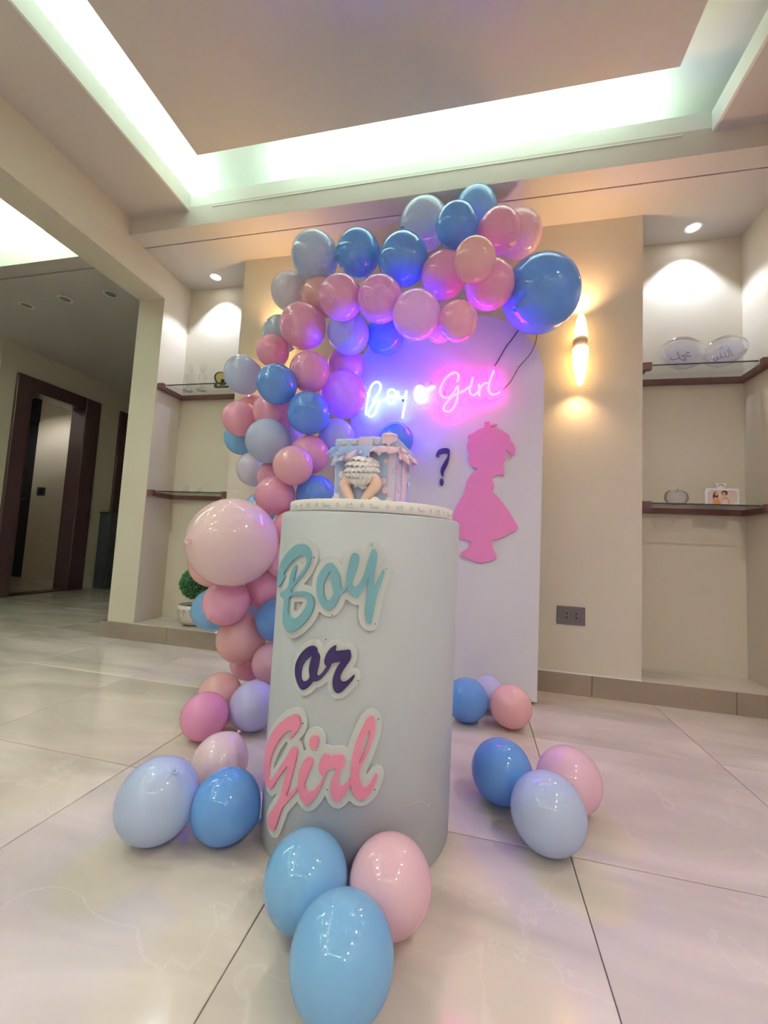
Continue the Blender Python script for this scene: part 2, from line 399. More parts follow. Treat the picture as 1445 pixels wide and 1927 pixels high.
WORD_GIRL = {
    'G': [[(-0.083,0.3228),(-0.0733,0.3204),(-0.0691,0.31),(-0.0714,0.2988),(-0.0821,0.2844),(-0.095,0.2699),(-0.0975,0.2711),(-0.0906,0.2848),(-0.0925,0.2891),(-0.1083,0.2794),(-0.1267,0.2614),(-0.147,0.2339),(-0.1615,0.2059),(-0.1676,0.1809),(-0.167,0.163),(-0.1562,0.161),(-0.1424,0.1741),(-0.1229,0.2018),(-0.1056,0.2258),(-0.0939,0.2452),(-0.0877,0.2548),(-0.0784,0.2586),(-0.0727,0.2536),(-0.0729,0.2421),(-0.0775,0.2199),(-0.0835,0.197),(-0.0907,0.1698),(-0.0951,0.1559),(-0.0772,0.1728),(-0.0644,0.1882),(-0.065,0.1805),(-0.0764,0.1637),(-0.0937,0.1422),(-0.1043,0.1284),(-0.1144,0.1031),(-0.1222,0.0823),(-0.1299,0.0708),(-0.1436,0.0677),(-0.1543,0.0778),(-0.152,0.0927),(-0.134,0.1152),(-0.1185,0.1377),(-0.1105,0.1545),(-0.1064,0.1754),(-0.0998,0.2009),(-0.0959,0.2157),(-0.1036,0.2072),(-0.1208,0.1851),(-0.1367,0.1628),(-0.1535,0.1444),(-0.1685,0.1421),(-0.1856,0.148),(-0.199,0.162),(-0.2008,0.1883),(-0.189,0.2206),(-0.1699,0.2513),(-0.1413,0.2822),(-0.1144,0.305),(-0.0968,0.3171)]],
    'i': [[(-0.0396,0.2486),(-0.0338,0.2459),(-0.0341,0.2356),(-0.0398,0.2212),(-0.0455,0.2067),(-0.0487,0.1947),(-0.0462,0.1861),(-0.039,0.1816),(-0.0303,0.1848),(-0.0204,0.1963),(-0.0111,0.2129),(-0.0077,0.2245),(-0.0028,0.2281),(-0.007,0.2136),(-0.0121,0.198),(-0.0194,0.1818),(-0.029,0.1668),(-0.0405,0.1568),(-0.0486,0.1577),(-0.0576,0.1661),(-0.0639,0.1827),(-0.0653,0.1992),(-0.0631,0.2167),(-0.0549,0.2359),(-0.0474,0.2454)],[(-0.0383,0.2916),(-0.0296,0.2943),(-0.0238,0.2899),(-0.0241,0.2786),(-0.0277,0.2686),(-0.0318,0.2645),(-0.0386,0.2662),(-0.0432,0.2726),(-0.0433,0.282)]],
    'r': [[(-0.0052,0.2636),(0.0,0.2617),(-0.0007,0.2569),(0.012,0.2629),(0.0256,0.2651),(0.0326,0.2612),(0.0342,0.2504),(0.03,0.2408),(0.0258,0.2295),(0.0229,0.2146),(0.0253,0.2058),(0.033,0.2066),(0.0411,0.2146),(0.0465,0.2204),(0.0481,0.2096),(0.0412,0.1965),(0.0343,0.1851),(0.0234,0.1748),(0.0153,0.1783),(0.0097,0.1892),(0.0078,0.2034),(0.0108,0.2184),(0.0159,0.2319),(0.0174,0.2394),(0.0078,0.2353),(-0.0029,0.229),(-0.0105,0.2203),(-0.016,0.2247),(-0.0188,0.2334),(-0.0176,0.2465),(-0.0121,0.2587)]],
    'l': [[(0.0818,0.3417),(0.0877,0.3388),(0.0904,0.3258),(0.0893,0.3092),(0.0845,0.2908),(0.0771,0.2688),(0.0686,0.2504),(0.0645,0.2376),(0.0643,0.2248),(0.0668,0.214),(0.0738,0.2068),(0.0823,0.2086),(0.0912,0.221),(0.0983,0.2317),(0.1005,0.2279),(0.0973,0.2153),(0.0896,0.1975),(0.0797,0.1869),(0.0686,0.1824),(0.0589,0.1867),(0.0514,0.2008),(0.0478,0.2151),(0.0467,0.2331),(0.0473,0.2569),(0.0516,0.2809),(0.0581,0.3014),(0.0665,0.322),(0.0743,0.337)],[(0.0793,0.3166),(0.0806,0.3092),(0.0777,0.2926),(0.0712,0.2724),(0.0645,0.2558),(0.0618,0.2521),(0.0647,0.2686),(0.0675,0.287),(0.0723,0.3037)]],
}
NEON_BOY = {
    'B': [[(-0.5952,1.4211),(-0.5975,1.4336),(-0.5906,1.452),(-0.5799,1.4564),(-0.57,1.4483),(-0.5643,1.4295),(-0.566,1.4048),(-0.5689,1.3739),(-0.5705,1.3462),(-0.5653,1.3369)],[(-0.5599,1.4356),(-0.5582,1.4603),(-0.5488,1.4879),(-0.5341,1.5045),(-0.5188,1.5079),(-0.5043,1.4987),(-0.4993,1.48),(-0.5066,1.4555),(-0.5237,1.4283),(-0.5367,1.4102),(-0.517,1.4188),(-0.5072,1.4093),(-0.5076,1.3878),(-0.514,1.3634),(-0.525,1.3391),(-0.5414,1.3278),(-0.5542,1.3336),(-0.5566,1.349),(-0.5471,1.3734),(-0.5312,1.3946),(-0.5134,1.4095),(-0.4918,1.4089),(-0.4738,1.4176),(-0.4607,1.4295)]],
    'o': [[(-0.4412,1.4672),(-0.4256,1.459),(-0.4195,1.4405),(-0.4196,1.4191),(-0.4272,1.401),(-0.4404,1.3916),(-0.4547,1.4018),(-0.4587,1.4202),(-0.4601,1.4479),(-0.4548,1.463),(-0.4412,1.4672)],[(-0.4579,1.4355),(-0.4407,1.4274),(-0.4225,1.4283),(-0.4109,1.4371),(-0.4088,1.4569)]],
    'y': [[(-0.4082,1.4569),(-0.4048,1.437),(-0.3949,1.4199),(-0.3829,1.4211),(-0.3715,1.4329),(-0.365,1.4539)],[(-0.3651,1.4564),(-0.3665,1.4236),(-0.3717,1.3753),(-0.377,1.3302),(-0.3779,1.3181)]],
}
NEON_OR = {
    'o': [[(-0.2991,1.479),(-0.284,1.4694),(-0.2772,1.4511),(-0.2791,1.4271),(-0.2841,1.4062),(-0.2955,1.3975),(-0.3107,1.4069),(-0.3176,1.4282),(-0.3202,1.4525),(-0.3137,1.4734),(-0.2991,1.479)],[(-0.3156,1.4493),(-0.2975,1.4427),(-0.2743,1.451)]],
    'r': [[(-0.2631,1.4626),(-0.2647,1.4326),(-0.2662,1.3997)],[(-0.2647,1.4326),(-0.2571,1.4594),(-0.2401,1.4723),(-0.2226,1.4717)]],
}
NEON_GIRL = {
    'G': [[(-0.1158,1.4932),(-0.1094,1.5137),(-0.113,1.5332),(-0.129,1.5413),(-0.1488,1.5347),(-0.1737,1.5104),(-0.1898,1.4811),(-0.1968,1.4545),(-0.1906,1.4304),(-0.1728,1.4165),(-0.1528,1.4174),(-0.1362,1.4317),(-0.1228,1.452),(-0.1122,1.4723),(-0.1082,1.4426),(-0.1125,1.4044),(-0.1253,1.3694),(-0.1416,1.3492),(-0.1585,1.3452),(-0.1732,1.3543),(-0.1738,1.3706),(-0.1604,1.3939),(-0.1385,1.417),(-0.1136,1.4339),(-0.0912,1.4421),(-0.0692,1.4561),(-0.0529,1.4702)]],
    'i': [[(-0.0404,1.5139),(-0.0439,1.4934),(-0.0487,1.47),(-0.0536,1.4496),(-0.0487,1.4319),(-0.0373,1.4242),(-0.0235,1.4282),(-0.0116,1.4453)]],
    'r': [[(-0.0113,1.4775),(-0.009,1.4511),(-0.0066,1.4189)],[(-0.0075,1.4452),(0.0002,1.4654),(0.0135,1.4795),(0.03,1.4833)]],
    'l': [[(0.0583,1.5434),(0.0456,1.5104),(0.0358,1.4728),(0.0366,1.4466),(0.0454,1.4289),(0.0592,1.4241),(0.0753,1.4294),(0.0901,1.4362)]],
}
QUESTION = [[(-0.2036,1.1268),(-0.2055,1.1397),(-0.1969,1.1589),(-0.1785,1.1685),(-0.1575,1.1709),(-0.1434,1.1661),(-0.1383,1.1542),(-0.1395,1.1256),(-0.1453,1.097),(-0.1558,1.0685),(-0.1644,1.0494),(-0.1658,1.028),(-0.173,1.0327),(-0.1797,1.0492),(-0.177,1.073),(-0.1641,1.1017),(-0.1511,1.1255),(-0.1493,1.1398),(-0.1658,1.1436),(-0.1866,1.1374),(-0.1934,1.1311),(-0.1848,1.1264)],[(-0.1624,1.0011),(-0.1632,0.9923),(-0.1662,0.9855),(-0.1706,0.9822),(-0.1756,0.9832),(-0.1798,0.9883),(-0.1824,0.9962),(-0.1828,1.0053),(-0.1808,1.0134),(-0.177,1.0186),(-0.1722,1.0197),(-0.1675,1.0166),(-0.1639,1.0099)]]
GIRL = [(0.0213,1.2979),(0.0459,1.3022),(0.044,1.2904),(0.042,1.2834),(0.0797,1.2899),(0.0808,1.2852),(0.049,1.2729),(0.0804,1.2687),(0.0984,1.2592),(0.1208,1.2449),(0.1387,1.2331),(0.146,1.2052),(0.1617,1.1889),(0.1702,1.1635),(0.1673,1.1405),(0.1587,1.1382),(0.1461,1.1197),(0.1396,1.1197),(0.1499,1.1405),(0.1387,1.152),(0.1254,1.1589),(0.1291,1.1358),(0.1245,1.1127),(0.114,1.0988),(0.1144,1.085),(0.1202,1.0781),(0.12,1.0391),(0.1047,1.0411),(0.0828,1.0385),(0.0655,1.0268),(0.0696,1.0061),(0.0764,0.9878),(0.0737,0.974),(0.0627,0.9738),(0.0721,0.9556),(0.0991,0.9311),(0.1262,0.8977),(0.1531,0.8602),(0.1778,0.8184),(0.1926,0.7922),(0.1789,0.7759),(0.1493,0.7634),(0.1388,0.754),(0.109,0.7392),(0.0767,0.7295),(0.0761,0.7061),(0.0847,0.6819),(0.0986,0.6536),(0.0996,0.6469),(0.0731,0.6342),(0.0473,0.6237),(0.0211,0.6199),(-0.01,0.6247),(-0.0282,0.6372),(-0.0506,0.6382),(-0.0666,0.6486),(-0.0671,0.6622),(-0.0475,0.677),(-0.0258,0.6963),(-0.0221,0.7192),(-0.0491,0.7225),(-0.0763,0.728),(-0.1131,0.7423),(-0.1321,0.7599),(-0.1395,0.7735),(-0.1291,0.8017),(-0.1163,0.8254),(-0.1041,0.863),(-0.083,0.9101),(-0.0619,0.9525),(-0.0545,0.9993),(-0.0333,1.0416),(-0.0113,1.0582),(-0.0027,1.07),(-0.0254,1.0735),(-0.0421,1.0977),(-0.0496,1.1189),(-0.0412,1.1377),(-0.0558,1.1637),(-0.0575,1.1873),(-0.0441,1.2204),(-0.0534,1.2252),(-0.0537,1.2347),(-0.0312,1.244),(-0.0002,1.265),(0.0177,1.2695),(0.0242,1.2789)]
MUH = [[(0.955,1.7116),(0.9567,1.7037),(0.9784,1.7034),(0.9934,1.7116)],[(0.9868,1.7491),(0.9917,1.7175),(1.0,1.7015),(1.0182,1.6936),(1.0232,1.7003),(1.0116,1.7048),(1.0282,1.7156),(1.0463,1.7193),(1.0017,1.7201),(1.0316,1.733),(1.0382,1.7404),(1.0283,1.7429)]]
ALL = [[(1.2163,1.7592),(1.2285,1.7108)],[(1.2098,1.7443),(1.2158,1.7096),(1.1999,1.7066),(1.1954,1.7336)],[(1.1953,1.726),(1.1967,1.7068),(1.1807,1.7038),(1.1761,1.727),(1.1807,1.7057),(1.1679,1.6968),(1.1614,1.6933),(1.16,1.7106),(1.1582,1.6896),(1.1485,1.6844),(1.1454,1.7018)],[(1.178,1.7576),(1.1877,1.7647)]]

# ================================================================== the room
RX, LX, BY, NY, SZ, PZ = 1.35, -2.085, 2.213, 2.45, 2.449, 2.549

# floor: tiles of 0.6 m with open joints on a grout bed
floor = box('floor', -7.2, 1.5, -3.3, 6.0, -0.06, -0.004, GROUT); tag(floor, kind='structure')
def tile_mesh(w, d):
    j, b, t = 0.0012, 0.0018, 0.012
    x0, x1, y0, y1 = j, w - j, j, d - j
    V = [(x0, y0, -t), (x1, y0, -t), (x1, y1, -t), (x0, y1, -t), (x0, y0, -b * .6), (x1, y0, -b * .6), (x1, y1, -b * .6), (x0, y1, -b * .6),
         (x0 + b, y0 + b, 0), (x1 - b, y0 + b, 0), (x1 - b, y1 - b, 0), (x0 + b, y1 - b, 0)]
    F = [(0, 1, 5, 4), (1, 2, 6, 5), (2, 3, 7, 6), (3, 0, 4, 7), (4, 5, 9, 8), (5, 6, 10, 9), (6, 7, 11, 10), (7, 4, 8, 11), (8, 9, 10, 11)]
    me = bpy.data.meshes.new('tile'); me.from_pydata(V, [], F); me.update(); me.materials.append(TILE)
    return me
full = tile_mesh(0.6, 0.6)
xs = [0.2346 + 0.6 * k for k in range(-12, 3)]
ys = [1.063 + 0.6 * k for k in range(-7, 8)]
for x in xs:
    for y in ys:
        x1, y1 = min(x + 0.6, RX), min(y + 0.6, 5.6)
        if x > LX - 0.25 and y >= BY - 0.02: continue
        if x > LX - 0.25: y1 = min(y1, BY)
        if x1 - x < 0.03 or y1 - y < 0.03: continue
        me = full if (x1 - x > 0.59 and y1 - y > 0.59) else tile_mesh(x1 - x, y1 - y)
        linked('tile', me, floor, (x, y, 0))

# back wall with its wide pilaster and the two niches
wb = box('wall_back', LX - 0.2, RX + 0.15, NY, NY + 0.15, 0, 2.85, PAINT); tag(wb, kind='structure')
wp = box('wall_pilaster', -1.50, 0.788, BY, NY, 0, SZ, PAINT); tag(wp, kind='structure')
# tiled plinth under niches and pilaster
bb = boxes('baseboard_back', [(-2.285, -1.50, BY + 0.006, NY, 0, 0.098), (0.788, RX, BY + 0.006, NY, 0, 0.098), (-1.5, 0.788, BY, BY + 0.004, 0, 0.098)], GROUT)
tag(bb, kind='structure')
x = -2.33
while x < RX - 0.01:
    x1 = min(x + 0.6 if x > -2.3 else -1.83, RX)
    if abs(x1 - 0.57) < 0.03: x1 = 0.57
    box('tile', x + 0.001, x1 - 0.001, BY - 0.010, BY + 0.006, 0.0, 0.1, TRIM, bb, 0.0008, 1)
    x = x1
box('tile', -2.33, -2.286, BY + 0.007, NY, 0, 0.1, TRIM, bb)
box('niche_floor_tile', -2.083, -1.502, BY - 0.010, NY - 0.001, 0.1, 0.106, NFLOOR, bb, 0.001, 1)
box('niche_floor_tile', 0.790, RX - 0.002, BY - 0.010, NY - 0.001, 0.1, 0.106, NFLOOR, bb, 0.001, 1)
box('top_strip', -1.5, 0.788, BY - 0.010, BY - 0.001, 0.1, 0.104, COVE_W, bb)

# left wall with the wide opening to the hall
wl = boxes('wall_left', [(-2.285, LX, BY, NY, 0.0, 2.85), (-2.285, LX, -3.3, BY, 2.245, 2.85), (-2.285, LX, -3.3, -1.4, 0, 2.245)], PAINT); tag(wl, kind='structure')
wr = box('wall_right', RX, RX + 0.15, -3.3, NY + 0.15, 0, 2.85, PAINT); tag(wr, kind='structure')
wf = box('wall_rear', -7.2, RX + 0.15, -3.45, -3.3, 0, 2.85, PAINT); tag(wf, kind='structure')

# ceiling with tray, cove and dropped centre panel
ceil = box('ceiling', -2.285, RX + 0.1, -3.3, NY + 0.1, 2.80, 2.86, COVE_W); tag(ceil, kind='structure')
CX0, CX1, CY0, CY1 = -1.68, 0.945, -2.35, 1.90
boxes('soffit', [(LX, RX, 2.018, NY, SZ, SZ + 0.03), (LX, RX, CY1 + 0.012, 2.010, SZ, SZ + 0.03), (LX, RX, 2.005, 2.02, SZ + 0.012, SZ + 0.03)], CEIL, ceil)
box('fascia', LX, RX, CY1, CY1 + 0.012, SZ, PZ + 0.02, CEIL, ceil)
boxes('perimeter_panel', [(LX, CX0 - 0.012, -3.3, CY1, PZ, PZ + 0.03), (CX1 + 0.012, RX, -3.3, CY1, PZ, PZ + 0.03),
                          (CX0 - 0.012, CX1 + 0.012, -3.3, CY0 - 0.012, PZ, PZ + 0.03), (LX, RX, CY1 + 0.012, 2.15, PZ, PZ + 0.03)], CEIL, ceil)
boxes('cove_lip', [(CX0 - 0.012, CX0, CY0, CY1, PZ, 2.645), (CX1, CX1 + 0.012, CY0, CY1, PZ, 2.645),
                   (CX0 - 0.012, CX1 + 0.012, CY1, CY1 + 0.012, PZ + 0.02, 2.645), (CX0 - 0.012, CX1 + 0.012, CY0 - 0.012, CY0, PZ, 2.645)], COVE_W, ceil)
boxes('cove_side', [(CX0 - 0.16, CX0 - 0.15, CY0 - .16, CY1 + .16, 2.579, 2.80), (CX1 + 0.15, CX1 + 0.16, CY0 - .16, CY1 + .16, 2.579, 2.80),
                    (CX0 - 0.16, CX1 + 0.16, CY1 + 0.15, CY1 + 0.16, 2.579, 2.80), (CX0 - 0.16, CX1 + 0.16, CY0 - 0.16, CY0 - 0.15, 2.579, 2.80)], COVE_W, ceil)
boxes('cove_roof', [(CX0 - 0.15, CX1 + 0.15, CY0 - .15, CY1 + .15, 2.755, 2.80)], COVE_W, ceil)
box('shadow_bead', -1.53, 0.83, CY1 - 0.004, CY1, PZ, PZ + 0.005, COVE_W, ceil)
box('centre_panel', -1.465, 0.725, -2.13, 1.675, 2.628, 2.655, CEIL, ceil)
box('panel_hanger', -1.30, 0.56, -1.9, 1.50, 2.655, 2.755, COVE_W, ceil)

# recessed downlights
DL_RIM = pbr('downlight_rim', (0.85, 0.85, 0.85), 0.4, noise=0.01)
DL_ON = emit('downlight_lit', (0.95, 0.97, 1.0), 14)
DL_OFF = pbr('downlight_unlit', srgb(150, 150, 145), 0.3, noise=0.05)
def downlight(x, y, z, lit, label, group=None, r=0.04):
    t = thing('recessed_downlight', label, 'downlight', (x, y, z), 0, group)
    lathe('rim', [(r * 0.80, 0.0), (r * 0.84, -0.004), (r, -0.004), (r * 1.08, -0.002), (r * 1.10, 0.0)], DL_RIM, t, 28)
    lathe('lens', [(0.002, -0.0025), (r * 0.78, -0.0025), (r * 0.79, -0.001), (r * 0.79, 0.0)], DL_ON if lit else DL_OFF, t, 28)
downlight(-1.80, 2.331, SZ, True, 'lit round downlight in soffit above the left niche')
downlight(1.073, 2.343, SZ, True, 'lit round downlight in soffit above the right niche')
for x, y in DOWNLIGHTS:
    downlight(x, y, PZ, True, 'lit downlight in the %s ceiling border, %s from the beam' % ('left' if x < 0 else 'right', {0.6: 'first', -0.4: 'second', -1.4: 'third', -2.4: 'fourth'}[y]), 'ceiling border downlights')

# ------------------------------------------------------------------ hall beyond the opening
HZ, HX = 2.38, -4.295
hall = box('ceiling_hall', -7.2, -2.285, -3.3, 6.0, 2.72, 2.80, COVE_W); tag(hall, kind='structure')
boxes('soffit', [(-7.2, -2.285, 2.045, 6.0, HZ, HZ + 0.03), (-7.2, -2.285, 1.942, 2.035, HZ, HZ + 0.03), (-7.2, -2.285, 2.03, 2.05, HZ + 0.012, HZ + 0.03)], CEIL, hall)
box('fascia', -7.2, -2.285, 1.93, 1.942, HZ, HZ + 0.115, CEIL, hall)
boxes('perimeter_panel', [(-2.43, -2.285, -3.3, 1.93, HZ + .09, HZ + 0.11), (-7.2, -5.6, -3.3, 1.93, HZ + .09, HZ + 0.11), (-5.6, -2.43, -3.3, -1.6, HZ + .09, HZ + .11)], CEIL, hall)
box('centre_panel', -5.3, -2.75, -1.3, 1.62, HZ + 0.14, HZ + 0.17, CEIL, hall)
boxes('cove_lip', [(-7.2, -2.285, 1.93, 1.942, HZ + 0.115, 2.585), (-2.442, -2.43, -1.6, 1.93, HZ + 0.09, 2.54)], COVE_W, hall)
boxes('cove_side', [(-7.2, -2.285, 2.06, 2.07, HZ + 0.03, 2.72), (-7.2, -2.285, 1.942, 2.06, HZ + 0.10, HZ + 0.115)], COVE_W, hall)
wh = boxes('wall_hall', [(HX - 0.15, HX, 2.75, 2.93, 0, HZ), (HX - 0.15, HX, 3.70, 4.10, 0, HZ), (HX - 0.15, HX, 2.93, 3.70, 2.09, HZ), (HX - 0.15, HX, 4.10, 4.9, 2.10, HZ),
                         (HX - 0.15, HX, 4.9, 6.0, 0, HZ), (-7.2, HX - 0.15, 2.75, 2.88, 0, HZ)], PAINT); tag(wh, kind='structure')
we = box('wall_hall_end', -7.2, -2.2, 5.6, 5.75, 0, 2.8, PAINT); tag(we, kind='structure')
ws = box('wall_hall_side', -2.285, -2.2, NY, 5.6, 0, 2.8, PAINT); tag(ws, kind='structure')
wo = box('wall_outer', -7.2, -7.05, -3.3, 5.6, 0, 2.8, PAINT); tag(wo, kind='structure')
wi = box('wall_bedroom', -5.69, HX - 0.15, 4.153, 4.28, 0, HZ, PAINT); tag(wi, kind='structure')
downlight(-5.2, 3.4, HZ, True, 'added unseen downlight inside the room behind the dark doorway')  # unseen fixture added to go with the bedroom fill light
d1 = thing('door_1', None, None); tag(d1, kind='structure')
box('door_frame_jamb', HX - 0.17, HX + 0.03, 2.885, 3.03, 0, 2.125, DOORWOOD, d1, 0.008)
box('door_frame_jamb', HX - 0.17, HX + 0.03, 3.585, 3.765, 0, 2.125, DOORWOOD, d1, 0.008)
box('door_frame_head', HX - 0.17, HX + 0.03, 3.03, 3.585, 1.99, 2.125, DOORWOOD, d1, 0.008)
box('threshold', HX - 0.16, HX + 0.0, 3.03, 3.585, 0.0, 0.008, DOORWOOD, d1)
d2 = thing('door_2', None, None); tag(d2, kind='structure')
box('door_frame_jamb', HX - 0.16, HX + 0.03, 4.035, 4.16, 0, 2.13, DOORWOOD, d2, 0.008)
box('door_frame_jamb', HX - 0.16, HX + 0.03, 4.80, 4.95, 0, 2.13, DOORWOOD, d2, 0.008)
box('door_frame_head', HX - 0.16, HX + 0.03, 4.16, 4.80, 2.0, 2.13, DOORWOOD, d2, 0.008)
box('door_leaf', HX - 0.10, HX - 0.06, 4.16, 4.80, 0.005, 2.0, DOORWOOD, d2, 0.004)
d3 = thing('door_3', None, None); tag(d3, kind='structure')
box('door_leaf', -6.55, -5.70, 4.19, 4.23, 0.005, 2.05, DARK, d3, 0.004)
box('door_frame_head', -6.6, -5.68, 4.15, 4.25, 2.05, HZ, DARK, d3, 0.004)
lathe('door_handle', [(0.004, 0), (0.022, 0.004), (0.024, 0.02), (0.015, 0.035), (0.006, 0.04)], CHAR, d3, 16, (-5.80, 4.165, 1.0))
t = thing('light_switch', 'black square light switch on pale wall inside the dark doorway', 'light switch', (-5.52, 4.153, 1.124))
box('plate', -0.065, 0.065, -0.010, -0.0005, -0.055, 0.055, CHAR, t, 0.004)
box('rocker', -0.03, 0.03, -0.014, -0.010, -0.035, 0.035, DARK, t, 0.002)
t = thing('hall_cabinet', 'low charcoal cabinet against hall wall between two dark doorways', 'cabinet', (HX + 0.015, 3.88, 0))
box('body', 0.0, 0.16, 0.02, 0.42, 0.0, 0.86, CHAR, t, 0.004)
box('cabinet_top', 0.0, 0.17, 0.01, 0.43, 0.86, 0.88, CHAR, t, 0.004)
box('cabinet_door', 0.161, 0.172, 0.03, 0.22, 0.05, 0.84, CHAR, t, 0.002)
box('cabinet_door', 0.161, 0.172, 0.225, 0.41, 0.05, 0.84, CHAR, t, 0.002)
for x, y, l in ((-2.633, 2.30, 'unlit round downlight nearest the opening in hall ceiling'), (-3.051, 2.305, 'unlit round hall downlight, middle of the row'), (-3.455, 2.33, 'unlit round hall downlight farthest from the opening')):
    downlight(x, y, HZ, False, l, 'hall downlights', 0.045)

# ------------------------------------------------------------------ shelves in the niches
def shelf(x0, x1, z, label):
    t = thing('niche_shelf', label, 'shelf', ((x0 + x1) / 2, NY, z))
    h = (x1 - x0) / 2 - 0.0005
    box('side_rail', -h, -h + 0.028, -0.205, -0.001, -0.030, 0.0, WOOD, t, 0.002)
    box('side_rail', h - 0.028, h, -0.205, -0.001, -0.030, 0.0, WOOD, t, 0.002)
    box('back_rail', -h + 0.028, h - 0.028, -0.03, -0.001, -0.030, 0.0, WOOD, t, 0.002)
    box('end_block', -h, -h + 0.045, -0.232, -0.205, -0.030, 0.010, WOOD, t, 0.002)
    box('end_block', h - 0.045, h, -0.232, -0.205, -0.030, 0.010, WOOD, t, 0.002)
    g = box('glass_panel', -h + 0.004, h - 0.004, -0.200, -0.002, 0.0005, 0.0075, GLASS, t)
    box('glass_edge', -h + 0.045, h - 0.045, -0.2015, -0.2003, 0.0005, 0.0075, GLASS_EDGE, g)
    return z + 0.008
ZU = shelf(LX, -1.50, 1.655, 'upper glass shelf with dark wood rails in left niche'); ZL = shelf(LX, -1.50, 0.945, 'lower glass shelf with dark wood rails in left niche')
shelf(0.788, RX, 1.655, 'upper glass shelf with dark wood rails in right niche'); shelf(0.788, RX, 0.950, 'lower glass shelf with dark wood rails in right niche')
ZLR = 0.958

# ------------------------------------------------------------------ wall lamps and socket
LAMP = emit('warm_lamp_glass', (1.0, 0.60, 0.20), 5)
BRASS = pbr('beige_lamp_metal', srgb(216, 200, 172), 0.45, 0.5, 0.0, noise=0.03)
def sconce(x, label):
    t = thing('wall_sconce', label, 'wall lamp', (x, BY, 1.74))
    box('back_plate', -0.022, 0.022, -0.012, -0.0005, -0.06, 0.06, BRASS, t, 0.003)
    tubes('arm', [[(0, -0.012, 0.012), (0, -0.03, 0.012), (0, -0.055, 0.012)]], 0.008, BRASS, t, 10, 2)
    lathe('holder', [(0.010, -0.012), (0.030, -0.010), (0.034, 0.012), (0.030, 0.034), (0.010, 0.036)], BRASS, t, 24, (0, -0.06, 0))
    lathe('glass_cone_up', [(0.030, 0.036), (0.034, 0.042), (0.029, 0.085), (0.022, 0.13), (0.013, 0.158), (0.004, 0.166)], LAMP, t, 24, (0, -0.06, 0))
    lathe('glass_cone_down', [(0.030, -0.012), (0.037, -0.020), (0.038, -0.05), (0.032, -0.11), (0.023, -0.17), (0.013, -0.205), (0.003, -0.214)], LAMP, t, 24, (0, -0.06, 0))
    for dz, rx, pw in ((0.175, math.pi, 7.5), (-0.225, 0.0, 3.0)):
        s_ = spot_light('sconce_bulb', (x, BY - 0.06, 1.74 + dz), pw, (1.0, 0.60, 0.27), 140, 1.0, 0.03); s_.rotation_euler = (rx, 0, 0)
sconce(0.484, 'warm double cone wall lamp right of the white backdrop')
sconce(-1.196, 'warm double cone wall lamp hidden behind the left balloon column')
SOCK = pbr('grey_socket_plastic', srgb(112, 104, 106), 0.4, noise=0.03)
t = thing('power_socket', 'dark grey double power socket low on the beige pilaster', 'socket', (0.472, BY, 0.379))
box('plate', -0.065, 0.065, -0.009, -0.0005, -0.044, 0.044, SOCK, t, 0.003)
for sx in (-0.021, 0.023):
    box('socket_insert', sx - 0.018, sx + 0.018, -0.0105, -0.009, -0.030, 0.030, SOCK, t, 0.001)
    for sz in (-0.010, 0.010):
        V, F = tube_geo([(sx, -0.0125, sz), (sx, -0.0105, sz)], 0.0042, 12); mesh('socket_hole', V, F, DARK, t)

# ================================================================== the backdrop and what hangs on it
PX0, PX1, PY, PR, PTOP = -0.66, 0.292, 2.0, 0.346, 1.848
prof = [(PX0, 0.012), (PX1, 0.012)]
for k in range(13):
    a = math.pi / 2 * k / 12; prof.append((PX1 - PR + PR * math.cos(a), PTOP - PR + PR * math.sin(a)))
for k in range(13):
    a = math.pi / 2 + math.pi / 2 * k / 12; prof.append((PX0 + PR + PR * math.cos(a), PTOP - PR + PR * math.sin(a)))
def extrude(name, poly, y0, y1, mat, parent=None):
    n = len(poly); V = [(x, y0, z) for x, z in poly] + [(x, y1, z) for x, z in poly]
    F = [tuple(range(n)), tuple(range(2 * n - 1, n - 1, -1))] + [((i + 1) % n, i, i + n, (i + 1) % n + n) for i in range(n)]
    o = mesh(name, V, F, mat, parent)
    bm = bmesh.new(); bm.from_mesh(o.data)
    bmesh.ops.triangulate(bm, faces=[f for f in bm.faces if len(f.verts) > 4], ngon_method='EAR_CLIP'); bmesh.ops.recalc_face_normals(bm, faces=bm.faces)
    bm.to_mesh(o.data); bm.free()
    return o
t = thing('arched_backdrop', 'tall white panel with rounded top standing before the pilaster', 'backdrop')
extrude('panel', prof, PY, PY + 0.03, WHITE, t)
for x in (PX0 + 0.03, PX1 - 0.03):
    box('foot', x - 0.012, x + 0.012, PY - 0.004, PY + 0.034, 0.0, 0.012, CHAR, t)
box('back_brace', PX0 + 0.2, PX0 + 0.24, PY + 0.031, PY + 0.06, 0.0, 1.5, WHITE, t)
box('back_brace', PX1 - 0.28, PX1 - 0.24, PY + 0.031, PY + 0.06, 0.0, 1.5, WHITE, t)

